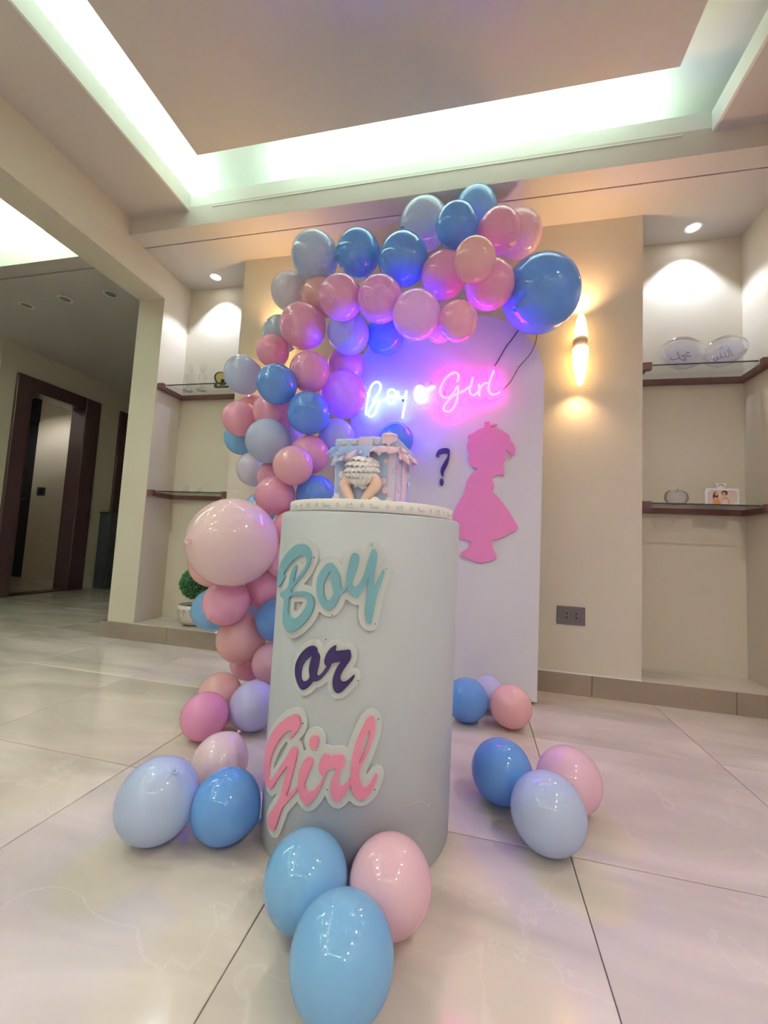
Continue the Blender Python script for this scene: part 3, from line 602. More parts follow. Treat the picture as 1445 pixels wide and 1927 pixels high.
PINKCARD = pbr('pink_foam_board', srgb(244, 146, 200), 0.6, 0.3, noise=0.02)
o = extrude('girl_silhouette', GIRL, PY - 0.010, PY - 0.001, PINKCARD)
tag(o, 'pink cut-out silhouette of a girl in a dress on the backdrop', 'silhouette')
INK = pbr('dark_violet_foam', srgb(62, 40, 120), 0.45, 0.4, noise=0.04)
qs = smooth_polys(QUESTION, 3); qp = [p for q in qs for p in q]
t = thing('question_mark_sign', 'dark violet question mark on clear acrylic left of the silhouette', 'sign')
plate('backing', lambda X, Z: sdf_polys(qs, X, Z), qp, 0.016, 0.0016, flat_map(PY), 0.001, 0.004, ACRYLIC, t)
plate('question_mark', lambda X, Z: sdf_polys(qs[:1], X, Z), qs[0], 0.0, 0.0011, flat_map(PY), 0.004, 0.008, INK, t)
plate('dot', lambda X, Z: sdf_polys(qs[1:], X, Z), qs[1], 0.0, 0.0011, flat_map(PY), 0.004, 0.008, INK, t)

# neon words
NEON_Y = 1.965
N_BLUE = emit('blue_neon', (0.006, 0.0095, 1.0), 250)
N_WHITE = emit('white_neon', (0.80, 0.84, 1.0), 2.6)
N_PINK = emit('pink_neon', (1.0, 0.016, 0.55), 30)
def neon(data, mat, label, grow, acr):
    t = thing('neon_sign', label, 'neon sign')
    allp = [p for ps in data.values() for p in ps]; dense = [[tuple(q) for q in catmull(p, 3)] for p in allp]
    flat = [q for p in dense for q in p]
    b = plate('backing', lambda X, Z: sdf_strokes(dense, X, Z), flat, grow, 0.004, flat_map(NEON_Y + 0.012), 0.0, 0.004, acr, t)
    for k, ps in data.items():
        tubes('neon_letter', [[(x, NEON_Y, z) for x, z in p] for p in ps], 0.0052, mat, t, 8, 4)
    xs_ = [q[0] for q in flat]; zs_ = [q[1] for q in flat]
    for (x, z) in ((min(xs_) + 0.02, min(zs_) + 0.1), (max(xs_) - 0.02, min(zs_) + 0.1)):
        V, F = tube_geo([(x, NEON_Y + 0.013, z), (x, PY - 0.0005, z)], 0.005, 8); mesh('standoff', V, F, CHAR, t)
    return t
neon(NEON_BOY, N_BLUE, 'blue glowing neon word Boy on the white backdrop', 0.030, ACRYLIC)
neon(NEON_OR, N_WHITE, 'white glowing neon word or between the two names', 0.024, MILKY)
ng = neon(NEON_GIRL, N_PINK, 'pink glowing neon word Girl on the white backdrop', 0.026, MILKY)
CORD = pbr('thin_dark_cord', srgb(90, 60, 90), 0.5, noise=0.05)
o = tubes('cord', [[(0.059, 1.985, 1.571), (0.09, 1.993, 1.63), (0.114, 1.993, 1.675), (0.14, 1.993, 1.71), (0.168, 1.985, 1.75), (0.185, 1.985, 1.78)]], 0.0025, CORD, ng)
o = tubes('cord', [[(0.10, 1.985, 1.45), (0.14, 1.993, 1.50), (0.17, 1.993, 1.56), (0.194, 1.993, 1.591), (0.225, 1.993, 1.63), (0.248, 1.985, 1.685), (0.252, 1.985, 1.75)]], 0.0018, CORD, ng)

# ================================================================== plinth, lettering, cake
CXC, CYC, CR, CH = -0.2728, 1.0501, 0.231, 0.752
t = thing('cylinder_plinth', 'white round column plinth carrying the cake', 'plinth', (CXC, CYC, 0))
lathe('body', [(CR - 0.004, 0.0), (CR, 0.004), (CR, CH - 0.004), (CR - 0.003, CH - 0.001)], PLINTH, t, 96)
lathe('top_disc', [(CR - 0.02, CH - 0.006), (CR - 0.0035, CH - 0.001), (CR - 0.004, CH)], PLINTH, t, 96)
SCUFF = pbr('scuff_grey', srgb(188, 186, 188), 0.7, noise=0.1)
def cyl_map(u, z, o):
    r = CR + o; a = u / (CR + 0.008)
    return (CXC + r * math.sin(a), CYC - r * math.cos(a), z)
for st in ([[(0.1356, 0.1365), (0.1557, 0.1492), (0.1858, 0.1545), (0.2163, 0.1486), (0.2402, 0.1303)]], [[(0.1387, 0.1452), (0.153, 0.1518), (0.1707, 0.1563)]], [[(0.2003, 0.0809), (0.2093, 0.0841), (0.2204, 0.0853)]]):
    st = [[tuple(q) for q in catmull(p, 4)] for p in st]
    plate('scuff_mark', lambda X, Z: sdf_strokes(st, X, Z), [q for p in st for q in p], 0.0013, 0.0007, lambda u, z, o: tuple(np.array(cyl_map(u, z, o)) - [CXC, CYC, 0]), -0.0002, 0.0003, SCUFF, t)
BLUE_L = pbr('blue_foam_letter', srgb(126, 176, 192), 0.6, 0.3, noise=0.02)
VIO_L = pbr('violet_foam_letter', srgb(52, 36, 92), 0.4, 0.4, noise=0.05)
PINK_L = pbr('pink_foam_letter', srgb(232, 142, 170), 0.6, 0.3, noise=0.02)
def word(name, data, mat, grow, label, pins=()):
    t = thing(name, label, 'lettering')
    polys = {k: smooth_polys(v, 2) for k, v in data.items()}
    outer = [p for v in polys.values() for p in v]; flat = [q for p in outer for q in p]
    def fn(X, Z):
        d = np.full(X.shape, 9.0)
        for v in polys.values(): d = np.minimum(d, sdf_polys(v, X, Z))
        return d
    plate('backing', fn, flat, grow, 0.0024, cyl_map, 0.0004, 0.006, FOAM, t)
    for k, v in polys.items():
        plate('letter', lambda X, Z: sdf_polys(v, X, Z), [q for p in v for q in p], 0.0, 0.0016, cyl_map, 0.006, 0.0105, mat, t)
    for u, z in pins:
        V, F = tube_geo([cyl_map(u, z, 0.0055), cyl_map(u, z, 0.0072)], 0.0012, 8); mesh('pin', V, F, CHAR, t)
word('word_boy', WORD_BOY, BLUE_L, 0.0140, 'pale blue brush script Boy, top word on the plinth', [(-0.0636, 0.6512), (0.0649, 0.6837), (0.0976, 0.637), (0.0802, 0.5238), (-0.0113, 0.5362)])
word('word_or', WORD_OR, VIO_L, 0.0125, 'dark violet brush script or, middle word on the plinth', [(-0.0223, 0.4854), (0.0515, 0.4096)])
word('word_girl', WORD_GIRL, PINK_L, 0.0140, 'pink brush script Girl, lowest word on the plinth', [(-0.065, 0.3088), (0.0969, 0.3354), (0.0009, 0.1934), (0.0966, 0.1992)])

# cake board with its printed ribbon
BZ0, BZ1, BR = CH + 0.003, CH + 0.029, 0.2125
t = thing('cake_board', 'white round cake board with grey printed ribbon edge', 'cake board', (CXC, CYC, BZ0))
BOARD = pbr('board_white', srgb(236, 234, 230), 0.5, 0.4, noise=0.01)
PRINT = pbr('grey_print', srgb(198, 198, 204), 0.6, noise=0.05)
lathe('board', [(BR - 0.002, 0.0), (BR, 0.002), (BR, BZ1 - BZ0 - 0.002), (BR - 0.002, BZ1 - BZ0)], BOARD, t, 96)
lathe('foot_ring', [(0.195, -0.003), (0.198, -0.003), (0.198, 0.0)], CHAR, t, 64)
def board_map(a0):
    def f(u, z, o):
        r = BR + o; a = a0 + u / BR
        return (r * math.sin(a), -r * math.cos(a), z + 0.0125)
    return f
hat = [[(-0.008, -0.005), (0.008, -0.005)], [(-0.007, -0.002), (-0.004, 0.001), (0.0, -0.001), (0.004, 0.001), (0.008, -0.001)], [(0.003, 0.001), (0.004, 0.005), (0.006, 0.002)], [(-0.006, 0.002), (-0.004, 0.004)]]
knob = [[(-0.003, -0.001), (-0.001, -0.004), (0.002, -0.004), (0.0035, -0.001), (0.0015, 0.002), (-0.0015, 0.002), (-0.003, -0.001)], [(0.0, 0.002), (0.001, 0.005)]]
scr = [[(-0.010, 0.002), (-0.007, 0.004), (-0.008, -0.002), (-0.004, -0.001), (0.0, -0.003), (0.004, -0.001), (0.009, -0.003)], [(-0.008, -0.0045), (0.009, -0.0045)]]
for k in range(-9, 12):
    st = (hat, knob, scr, knob)[k % 4]
    plate('printed_mark', lambda X, Z: sdf_strokes(st, X, Z), [q for p in st for q in p], 0.00085, 0.0005, board_map(0.13 * k + 0.02), 0.0001, 0.0004, PRINT, t)

# the cake: a gift box with a baby bottom, ruffles and buttons (local axes: x right, y back, z up)
CA = thing('gift_box_cake', 'pale blue gift box cake with ruffled baby bottom and pink ribbon', 'cake', (-0.2705, 1.046, BZ1), math.radians(-4))
ICE_B = pbr('blue_fondant', srgb(186, 206, 238), 0.6, 0.3, noise=0.02, sss=0.1)
ICE_D = pbr('deeper_blue_fondant', srgb(162, 186, 236), 0.6, 0.3, noise=0.03)
ICE_P = pbr('pink_fondant', srgb(244, 212, 232), 0.6, 0.3, noise=0.02, sss=0.1)
ICE_L = pbr('lilac_fondant', srgb(222, 210, 238), 0.6, 0.3, noise=0.02)
ICE_W = pbr('white_fondant', srgb(240, 238, 240), 0.6, 0.3, noise=0.02)
ICE_C = pbr('cream_fondant', srgb(246, 242, 224), 0.6, 0.3, noise=0.02)
SKIN = pbr('skin_fondant', srgb(244, 208, 190), 0.6, 0.3, noise=0.02, sss=0.15)
cb = box('box_body', -0.080, 0.080, -0.080, 0.080, 0.0, 0.140, ICE_B, CA, 0.003)
lid = box('lid', -0.0835, 0.0835, -0.0835, 0.0835, 0.137, 0.168, ICE_B, CA, 0.006)
box('corner_ribbon', 0.062, 0.0805, -0.0815, -0.0795, 0.001, 0.138, ICE_L, CA, 0.0008)
box('side_ribbon', 0.0795, 0.0818, -0.070, -0.035, 0.001, 0.138, ICE_L, CA, 0.0008)
box('side_ribbon', 0.0795, 0.0820, -0.015, 0.030, 0.001, 0.138, ICE_P, CA, 0.0008)
box('square_patch', -0.017, 0.020, -0.0862, -0.0834, 0.143, 0.170, ICE_L, CA, 0.001)
def dot(x, z, r, mat, y=-0.080, name='dot', petals=0):
    V, F = [], []
    n = 24; rr = lambda a: r * (1 + (0.18 * math.cos(petals * a) if petals else 0))
    for (k, d) in ((1.0, 0.0), (1.0, 0.0022), (0.85, 0.0032), (0.55, 0.0022), (0.30, 0.0028)):
        for i in range(n):
            a = 2 * math.pi * i / n; V.append((x + k * rr(a) * math.cos(a), y - d, z + k * rr(a) * math.sin(a)))
    for j in range(4):
        for i in range(n): F.append((j * n + i, j * n + (i + 1) % n, (j + 1) * n + (i + 1) % n, (j + 1) * n + i))
    F.append(tuple(4 * n + i for i in range(n)))
    return mesh(name, V, F, mat, CA, True, True)
for x, z, r in ((-0.057, 0.156, 0.006), (-0.030, 0.158, 0.0075), (0.031, 0.156, 0.0075)): dot(x, z, r, ICE_L, -0.0835)
dot(0.056, 0.108, 0.0062, ICE_P, name='button'); dot(0.078, 0.083, 0.0055, ICE_L); dot(0.051, 0.058, 0.0080, ICE_P); dot(0.057, 0.036, 0.0085, ICE_P, name='button', petals=8)
dot(-0.057, 0.074, 0.0098, ICE_W, name='sugar_flower', petals=6); dot(-0.070, 0.016, 0.0105, ICE_W, name='sugar_flower', petals=6); dot(0.067, 0.010, 0.0095, ICE_W, name='sugar_flower', petals=6)
for y, z, r in ((-0.052, 0.10, 0.006), (-0.048, 0.045, 0.0075), (0.05, 0.07, 0.006), (0.006, 0.03, 0.0065), (0.055, 0.11, 0.005)):
    V = []; n = 20
    for k, d in ((1, 0.0), (1, 0.0028), (0.7, 0.0036)):
        for i in range(n):
            a = 2 * math.pi * i / n; V.append((0.0818 + d, y + k * r * math.cos(a), z + k * r * 1.2 * math.sin(a)))
    F = [(j * n + i, j * n + (i + 1) % n, (j + 1) * n + (i + 1) % n, (j + 1) * n + i) for j in range(2) for i in range(n)] + [tuple(2 * n + i for i in range(n))]
    mesh('dot', V, F, ICE_P, CA, True, True)
def ruffle(name, P, out, height, amp, waves, mat, ph=0.0, tilt=0.9):
    """a gathered frill hung from the line P: deep soft folds that open towards the free edge"""
    Q = catmull(P, 80 // max(1, len(P) - 1)); n = len(Q); V, F = [], []
    out = np.array(out, float); rows = 9
    tan = np.array(Q[-1]) - np.array(Q[0]); tan /= np.linalg.norm(tan)
    for j in range(rows):
        v = j / (rows - 1)
        for i in range(n):
            u = i / (n - 1); a = 2 * math.pi * waves * u + ph + 0.9 * math.sin(5.1 * u + ph)
            w = math.sin(a)
            hh = height * (0.80 + 0.28 * math.sin(2.3 * a * 0.37 + ph)) * (0.45 + 0.55 * math.sin(math.pi * min(1, max(0, 0.06 + 0.9 * u))))
            q = np.array(Q[i]) + out * (0.003 + tilt * hh * math.sin(v * 1.3) * 0.75 + amp * v ** 0.8 * w) \
                + np.array([0, 0, -1]) * (hh * v * (0.86 + 0.14 * v) + amp * 0.35 * v * math.cos(a)) + tan * amp * 0.75 * v * math.cos(a)
            V.append(q)
    for j in range(rows - 1):
        for i in range(n - 1): F.append((j * n + i, j * n + i + 1, (j + 1) * n + i + 1, (j + 1) * n + i))
    o = mesh(name, V, F, mat, CA, True)
    s_ = o.modifiers.new('thick', 'SOLIDIFY'); s_.thickness = 0.0018; s_.offset = 0
    return o
ruffle('ruffle', [(-0.088, -0.078, 0.146), (-0.040, -0.084, 0.146), (0.0, -0.084, 0.145), (0.050, -0.083, 0.146)], (0, -1, 0), 0.034, 0.0075, 5.5, ICE_D, 0.3)
ruffle('ruffle', [(-0.094, -0.070, 0.140), (-0.062, -0.084, 0.132), (-0.030, -0.084, 0.126)], (-0.2, -1, 0), 0.040, 0.0080, 2.4, ICE_B, 1.0)
ruffle('ruffle', [(-0.056, -0.088, 0.122), (-0.030, -0.092, 0.133), (0.000, -0.090, 0.134)], (0, -1, 0), 0.026, 0.0085, 2.6, ICE_P, 0.2)
ruffle('ruffle', [(0.002, -0.086, 0.130), (0.030, -0.088, 0.142), (0.060, -0.086, 0.143), (0.090, -0.082, 0.140)], (0, -1, 0), 0.026, 0.0080, 4, ICE_P, 2.0)
ruffle('ruffle', [(-0.086, 0.05, 0.146), (-0.086, 0.0, 0.146), (-0.086, -0.080, 0.146)], (-1, 0, 0), 0.034, 0.008, 4, ICE_B, 0.9)
ruffle('ruffle', [(0.084, -0.084, 0.146), (0.086, -0.03, 0.142), (0.085, 0.06, 0.146)], (1, 0, 0), 0.034, 0.010, 3.4, ICE_P, 0.5)
ruffle('bow_tail', [(0.080, -0.074, 0.138), (0.094, -0.078, 0.132), (0.108, -0.080, 0.120)], (0.5, -0.8, 0), 0.040, 0.008, 1.6, ICE_P, 0.1)
# bow on the lid
def blob(name, c, s, mat, parent, bumps=0.0, freq=7, seed=1, n=28, m_=18):
    V, F = [], []
    for j in range(m_ + 1):
        th = math.pi * j / m_
        for i in range(n):
            a = 2 * math.pi * i / n
            k = 1 + bumps * (math.sin(freq * th + seed + 1.2 * math.sin(3 * a + seed)) * 0.6 + 0.5 * math.sin(freq * 0.9 * a + 2.5 * math.sin(2 * th)) * math.sin(th))
            V.append((c[0] + s[0] * k * math.sin(th) * math.cos(a), c[1] + s[1] * k * math.sin(th) * math.sin(a), c[2] + s[2] * k * math.cos(th)))
    for j in range(m_):
        for i in range(n): F.append((j * n + i, (j + 1) * n + i, (j + 1) * n + (i + 1) % n, j * n + (i + 1) % n))
    return mesh(name, V, F, mat, parent, True)
blob('bow_loop', (0.058, -0.070, 0.172), (0.020, 0.018, 0.010), ICE_P, CA, 0.10, 5, 2)
blob('bow_loop', (0.005, -0.045, 0.170), (0.045, 0.03, 0.007), ICE_L, CA, 0.08, 4, 5)
extrude('bow_ribbon', [(0.044, 0.166), (0.074, 0.168), (0.082, 0.158), (0.066, 0.150), (0.062, 0.142), (0.056, 0.151), (0.046, 0.150)], -0.0875, -0.0838, ICE_P, CA)
# baby bottom in ruffled pants
PC, PS_ = (-0.002, -0.086, 0.084), (0.039, 0.030, 0.038)
pants = blob('ruffled_pants', PC, PS_, ICE_W, CA, 0.03, 9, 0.7, 64, 48)
def frill_row(zf, wv, ph, drop=0.013, side=1.0):
    """one frilled row sewn across the pants at relative height zf, free edge hanging down"""
    V, F = [], []; n = 110; rows = 7
    for j in range(rows):
        v = j / (rows - 1)
        for i in range(n):
            u = i / (n - 1); a = math.pi * (1.04 + 0.92 * u) if zf > -0.7 else math.pi * (1.15 + 0.7 * u)
            bw = 2 * math.pi * wv * u + ph + 0.8 * math.sin(7 * u + ph); w = math.sin(bw)
            z = PS_[2] * zf + 0.003 * math.sin(2 * math.pi * u + ph) - drop * v * (1 + 0.18 * math.cos(bw))
            k = math.sqrt(max(0.06, 1 - min(1, abs(z) / PS_[2]) ** 2)); fl = 0.001 + 0.0050 * v ** 0.7 + 0.0034 * v * w
            V.append((PC[0] + (PS_[0] * k + fl) * math.cos(a) + 0.0018 * v * math.cos(bw), PC[1] + (PS_[1] * k + fl) * math.sin(a), PC[2] + z))
    for j in range(rows - 1):
        for i in range(n - 1): F.append((j * n + i, j * n + i + 1, (j + 1) * n + i + 1, (j + 1) * n + i))
    o = mesh('frill', V, F, ICE_W, pants, True); s_ = o.modifiers.new('thick', 'SOLIDIFY'); s_.thickness = 0.0016; s_.offset = 0
for zf, wv, ph in ((0.86, 7, 0.2), (0.52, 9, 1.3), (0.15, 10, 2.2), (-0.22, 9, 0.7), (-0.55, 7, 1.9), (-0.80, 5, 0.4)): frill_row(zf, wv, ph)
tubes('leg', [[(-0.030, -0.088, 0.068), (-0.044, -0.092, 0.050), (-0.040, -0.094, 0.036), (-0.030, -0.094, 0.018), (-0.024, -0.096, 0.003)]], [0.0120, 0.0138, 0.0128, 0.0115, 0.0095], SKIN, CA, 14, 5)
tubes('leg', [[(0.026, -0.088, 0.068), (0.036, -0.092, 0.052), (0.029, -0.094, 0.036), (0.016, -0.094, 0.018), (0.007, -0.096, 0.003)]], [0.0125, 0.0150, 0.0138, 0.0120, 0.0095], SKIN, CA, 14, 5)
def chunk(x, y, w, h, mat, seed):
    r = random.Random(seed); pts = [(-w, 0), (-w * 0.55, h * (0.6 + 0.3 * r.random())), (-w * 0.05, h), (w * 0.4, h * (0.7 + 0.2 * r.random())), (w, 0)]
    o = extrude('fondant_fold', [(x + a, b + 0.0003) for a, b in pts], y, y + 0.018, mat, CA)
    bm = bmesh.new(); bm.from_mesh(o.data); bmesh.ops.bevel(bm, geom=list(bm.edges), offset=0.0022, segments=2, affect='EDGES'); bm.to_mesh(o.data); bm.free()
    o.data.polygons.foreach_set('use_smooth', [True] * len(o.data.polygons))
chunk(0.018, -0.118, 0.014, 0.013, ICE_C, 3); chunk(0.042, -0.114, 0.018, 0.018, ICE_C, 4); chunk(-0.118, -0.106, 0.020, 0.010, ICE_C, 5); chunk(-0.150, -0.080, 0.016, 0.006, ICE_C, 9)
chunk(-0.088, -0.104, 0.013, 0.006, ICE_W, 6); chunk(0.078, -0.104, 0.014, 0.007, ICE_P, 8)

# ================================================================== balloons
C = {'bl': srgb(122, 182, 243), 'lb': srgb(150, 208, 251), 'pb': srgb(208, 224, 246), 'pw': srgb(234, 234, 245), 'pk': srgb(252, 192, 213),
     'pp': srgb(254, 216, 228), 'pc': srgb(253, 207, 204), 'bs': srgb(253, 230, 227), 'hp': srgb(253, 180, 218), 'lv': srgb(220, 222, 253)}
LAT = {k: latex('latex_' + k, v) for k, v in C.items()}
def balloon_mesh():
    n, m_ = 40, 30; V, F = [], []
    for j in range(m_ + 1):
        t = math.pi * j / m_
        r = math.sin(t) * (1 - 0.02 * math.cos(t))
        z = -math.cos(t)
        if t < 0.75: z -= 0.075 * (1 - t / 0.75) ** 2
        for i in range(n):
            a = 2 * math.pi * i / n; V.append((r * math.cos(a), r * math.sin(a), z))
    for j in range(m_):
        for i in range(n): F.append((j * n + i, j * n + (i + 1) % n, (j + 1) * n + (i + 1) % n, (j + 1) * n + i))
    return V, F
def knot_mesh():
    prof = [(0.020, -1.065), (0.045, -1.085), (0.050, -1.105), (0.030, -1.120), (0.060, -1.140), (0.085, -1.165), (0.070, -1.168), (0.02, -1.135)]
    n = 14; V = [(r * math.cos(2 * math.pi * i / n), r * math.sin(2 * math.pi * i / n), z) for r, z in prof for i in range(n)]
    F = [(j * n + i, (j + 1) * n + i, (j + 1) * n + (i + 1) % n, j * n + (i + 1) % n) for j in range(len(prof) - 1) for i in range(n)]
    return V, F
BODY, KNOT = {}, {}
for k in C:
    for D, (V, F), nm in ((BODY, balloon_mesh(), 'body'), (KNOT, knot_mesh(), 'knot')):
        me = bpy.data.meshes.new(nm); me.from_pydata(V, [], F); me.update(); me.polygons.foreach_set('use_smooth', [True] * len(F)); me.materials.append(LAT[k]); D[k] = me
def balloon(col, x, y, z, r, label, group, knot=None):
    c = Vector((x, y, z))
    d = Vector(knot).normalized() if knot else Vector((random.uniform(-.6, .6), 1.0, random.uniform(-.5, .5))).normalized()
    t = thing('balloon', label, 'balloon', c, 0, group)
    t.rotation_mode = 'QUATERNION'; t.rotation_quaternion = (-d).to_track_quat('Z', 'Y')
    t.scale = (r, r, r)
    linked('body', BODY[col], t); linked('knot', KNOT[col], t)
TOCAM = {15: (0.1, -0.8, -0.6), 25: (-0.0, -0.9, -0.25), 27: (0.25, -0.9, 0.0), 45: (-0.26, -0.96, 0.0), 47: (-0.1, -0.9, -0.45), 2: (0.0, -0.3, 0.95), 11: (-0.6, -0.5, -0.6)}
GARLAND = [
    ('pb',-0.837,1.811,2.107,0.117, 'pale blue balloon at the upper left corner of the arch'),
    ('bl',-0.607,1.800,2.091,0.106, 'mid blue balloon on arch top edge beside the pale blue corner balloon'),
    ('bl',-0.374,1.760,2.004,0.115, 'periwinkle balloon, third from left along the arch top'),
    ('pb',-0.302,1.900,2.279,0.121, 'bluish white balloon behind the two highest blue balloons, to their left'),
    ('lb',-0.054,1.920,2.344,0.101, 'light blue balloon, the topmost of the whole garland'),
    ('bl',-0.134,1.760,2.140,0.094, 'mid blue balloon directly in front of the topmost light blue one'),
    ('pk',0.056,1.823,2.140,0.097, 'rose pink balloon right of the highest mid blue balloon'),
    ('pp',0.155,1.967,2.227,0.109, 'pale pink balloon at top right edge behind a rose pink one'),
    ('pc',-0.042,1.547,1.811,0.082, "small peach balloon foremost in the arch's top right bunch"),
    ('pk',-0.183,1.780,1.921,0.103, 'rose pink balloon left of and behind the foremost peach balloon'),
    ('pk',0.021,1.708,1.810,0.103, 'rose pink balloon touching the left side of the oversized blue balloon'),
    ('bl',0.242,1.828,1.823,0.165, 'oversized blue balloon at the right end of the arch'),
    ('pc',-0.104,1.653,1.626,0.082, 'coral pink balloon hanging lowest above the pink neon word'),
    ('pp',-0.275,1.631,1.653,0.102, 'pale pink balloon glowing purple above the white neon word'),
    ('pp',-0.200,1.840,1.699,0.063, 'small violet balloon tucked between coral and purple glowing balloons'),
    ('pk',-0.620,1.636,1.764,0.097, 'magenta pink balloon with dark knot under the left top blue balloons'),
    ('pk',-0.440,1.637,1.741,0.098, 'magenta pink balloon under the periwinkle balloon on the arch'),
    ('pb',-0.634,1.805,1.691,0.102, 'violet blue balloon below the two magenta balloons'),
    ('bl',-0.475,1.895,1.715,0.094, 'deep blue balloon hanging under the right magenta balloon'),
    ('pw',-1.016,1.920,2.006,0.102, 'white balloon on the outer left edge below the pale blue corner balloon'),
    ('pc',-0.810,1.847,1.910,0.097, 'peach balloon peeking out between white and magenta balloons'),
    ('pk',-0.841,1.740,1.704,0.109, 'large rose pink balloon at the inner left shoulder of the arch'),
    ('pb',-1.051,1.920,1.773,0.097, "pale blue balloon peeking out left behind the shoulder's rose balloon"),
    ('pk',-1.036,1.820,1.631,0.082, 'small rose pink balloon above the blue balloon with dark knot'),
    ('pb',-1.204,1.840,1.522,0.099, 'pale grey blue balloon sticking out beside the upper left shelf'),
    ('bl',-0.900,1.636,1.379,0.090, 'mid blue balloon with dark knot in the upper left column'),
    ('pk',-0.791,1.737,1.473,0.095, 'pink balloon with violet glow right of the knotted mid blue balloon'),
    ('bl',-0.757,1.680,1.257,0.096, 'violet blue balloon with dark knot left of the neon word Boy'),
    ('pk',-0.663,1.878,1.413,0.116, 'purple lit balloon touching the neon letter B'),
    ('pk',-0.689,1.957,1.596,0.097, 'purple balloon in the arch bend above the neon letter B'),
    ('pc',-1.212,1.970,1.365,0.095, 'bright coral balloon glimpsed behind the pale grey blue balloon'),
    ('pk',-1.158,1.771,1.266,0.087, 'pink balloon on the far left edge just below the upper shelf'),
    ('pk',-0.986,1.779,1.299,0.098, 'salmon pink balloon under the upper knotted blue balloon'),
    ('lb',-1.233,1.909,1.204,0.088, 'light blue balloon peeking out below the far left pink balloon'),
    ('pb',-0.951,1.692,1.132,0.104, 'broad grey blue balloon in the middle of the left column'),
    ('pw',-1.105,1.850,1.028,0.089, 'white balloon on the column edge below the broad grey blue one'),
    ('pk',-0.763,1.738,1.079,0.091, 'violet pink balloon between the cake and a peach balloon'),
    ('pc',-0.771,1.593,0.998,0.085, 'peach balloon left of the cake, foremost of its bunch'),
    ('pk',-0.963,1.790,0.979,0.081, 'pink balloon half hidden under the peach balloon near the cake'),
    ('pk',-0.871,1.640,0.873,0.088, 'pink balloon resting just above the giant blush balloon'),
    ('bl',-0.704,1.700,0.888,0.088, 'bright blue balloon beside the left end of the cake board'),
    ('pb',-0.671,1.830,1.187,0.087, 'indigo balloon behind the upper left corner of the cake'),
    ('lb',-1.052,1.840,0.824,0.080, 'light blue balloon mostly hidden above the giant blush balloon'),
    ('pw',-0.943,1.898,1.213,0.063, 'small white balloon in the gap right of the broad grey blue balloon'),
    ('bl',-0.395,1.911,1.192,0.084, "blue balloon on the backdrop behind the cake's top right corner"),
    ('bs',-0.912,1.407,0.663,0.169, 'giant blush pink balloon left of the white plinth'),
    ('pc',-1.134,1.620,0.560,0.106, 'peach balloon showing under the left side of the giant blush balloon'),
    ('pk',-0.964,1.478,0.420,0.091, 'pink balloon with knot directly below the giant blush balloon'),
    ('lb',-1.144,1.660,0.350,0.095, 'light blue balloon in front of the potted topiary'),
    ('pk',-0.871,1.635,0.471,0.096, 'rose pink balloon right below the giant blush balloon by the plinth'),
    ('bl',-0.773,1.548,0.359,0.086, 'periwinkle balloon against the plinth edge beside the word Boy'),
    ('pc',-0.936,1.562,0.263,0.099, 'salmon balloon low in the column beneath the knotted pink one'),
    ('pp',-0.786,1.560,0.183,0.081, 'pale pink balloon low against the plinth beside the word or'),
    ('pk',-0.970,1.700,0.133,0.084, 'pink balloon lowest in the column beneath the salmon one'),
    ('pb',-0.989,1.740,0.351,0.077, 'grey blue balloon glimpsed in a gap low in the column'),
    ('pk',-0.784,1.647,0.730,0.082, "pink balloon squeezed behind the plinth's upper left edge"),
    ('pp',-0.777,1.584,0.595,0.076, 'pale pink balloon between the giant blush balloon and the plinth'),
]
FLOORED = [
    ('pc',-0.934,1.437,0.080,0.080, 'peach balloon on the floor behind hot pink and lavender balloons'),
    ('hp',-0.871,1.264,0.076,0.076, 'hot pink balloon on the floor left of the plinth'),
    ('lv',-0.756,1.377,0.084,0.084, 'lavender balloon on the floor partly behind the plinth'),
    ('bs',-0.657,1.039,0.073,0.073, 'blush balloon on the floor behind the pale blue and blue pair'),
    ('pb',-0.680,0.840,0.086,0.086, 'large pale blue balloon, leftmost on the floor'),
    ('bl',-0.533,0.880,0.075,0.075, "blue balloon on the floor touching the plinth's lower left"),
    ('lb',-0.280,0.745,0.075,0.075, 'sky blue balloon on the floor before the plinth, left of pink'),
    ('pp',-0.130,0.779,0.075,0.075, "pink balloon on the floor before the plinth's lower right"),
    ('lb',-0.172,0.627,0.077,0.077, 'sky blue balloon nearest the camera at bottom of the picture'),
    ('bl',-0.014,1.715,0.083,0.083, "blue balloon on the floor half behind the plinth's right edge"),
    ('lv',0.074,1.883,0.070,0.070, "lavender balloon on the floor against the backdrop's foot"),
    ('pc',0.155,1.715,0.080,0.080, "peach balloon on the floor at the backdrop's right foot"),
    ('bl',0.091,1.222,0.081,0.081, 'blue balloon of the floor trio right of the plinth'),
    ('pp',0.265,1.232,0.082,0.082, 'pink balloon, rightmost on the floor'),
    ('pb',0.185,1.067,0.084,0.084, 'pale blue balloon, foremost of the floor trio right of the plinth'),
]
for i, (c, x, y, z, r, l) in enumerate(GARLAND):
    balloon(c, x, y, z, r, l, 'balloons of the garland', TOCAM.get(i))
FK = {8: (0.12, -0.75, -0.45), 5: (0.8, 0.3, -0.4), 4: (0.5, -0.2, 0.75), 3: (0.3, 0.3, 0.7)}
for i, (c, x, y, z, r, l) in enumerate(FLOORED):
    balloon(c, x, y, z + 0.001, r, l, 'balloons on the floor', FK.get(i))

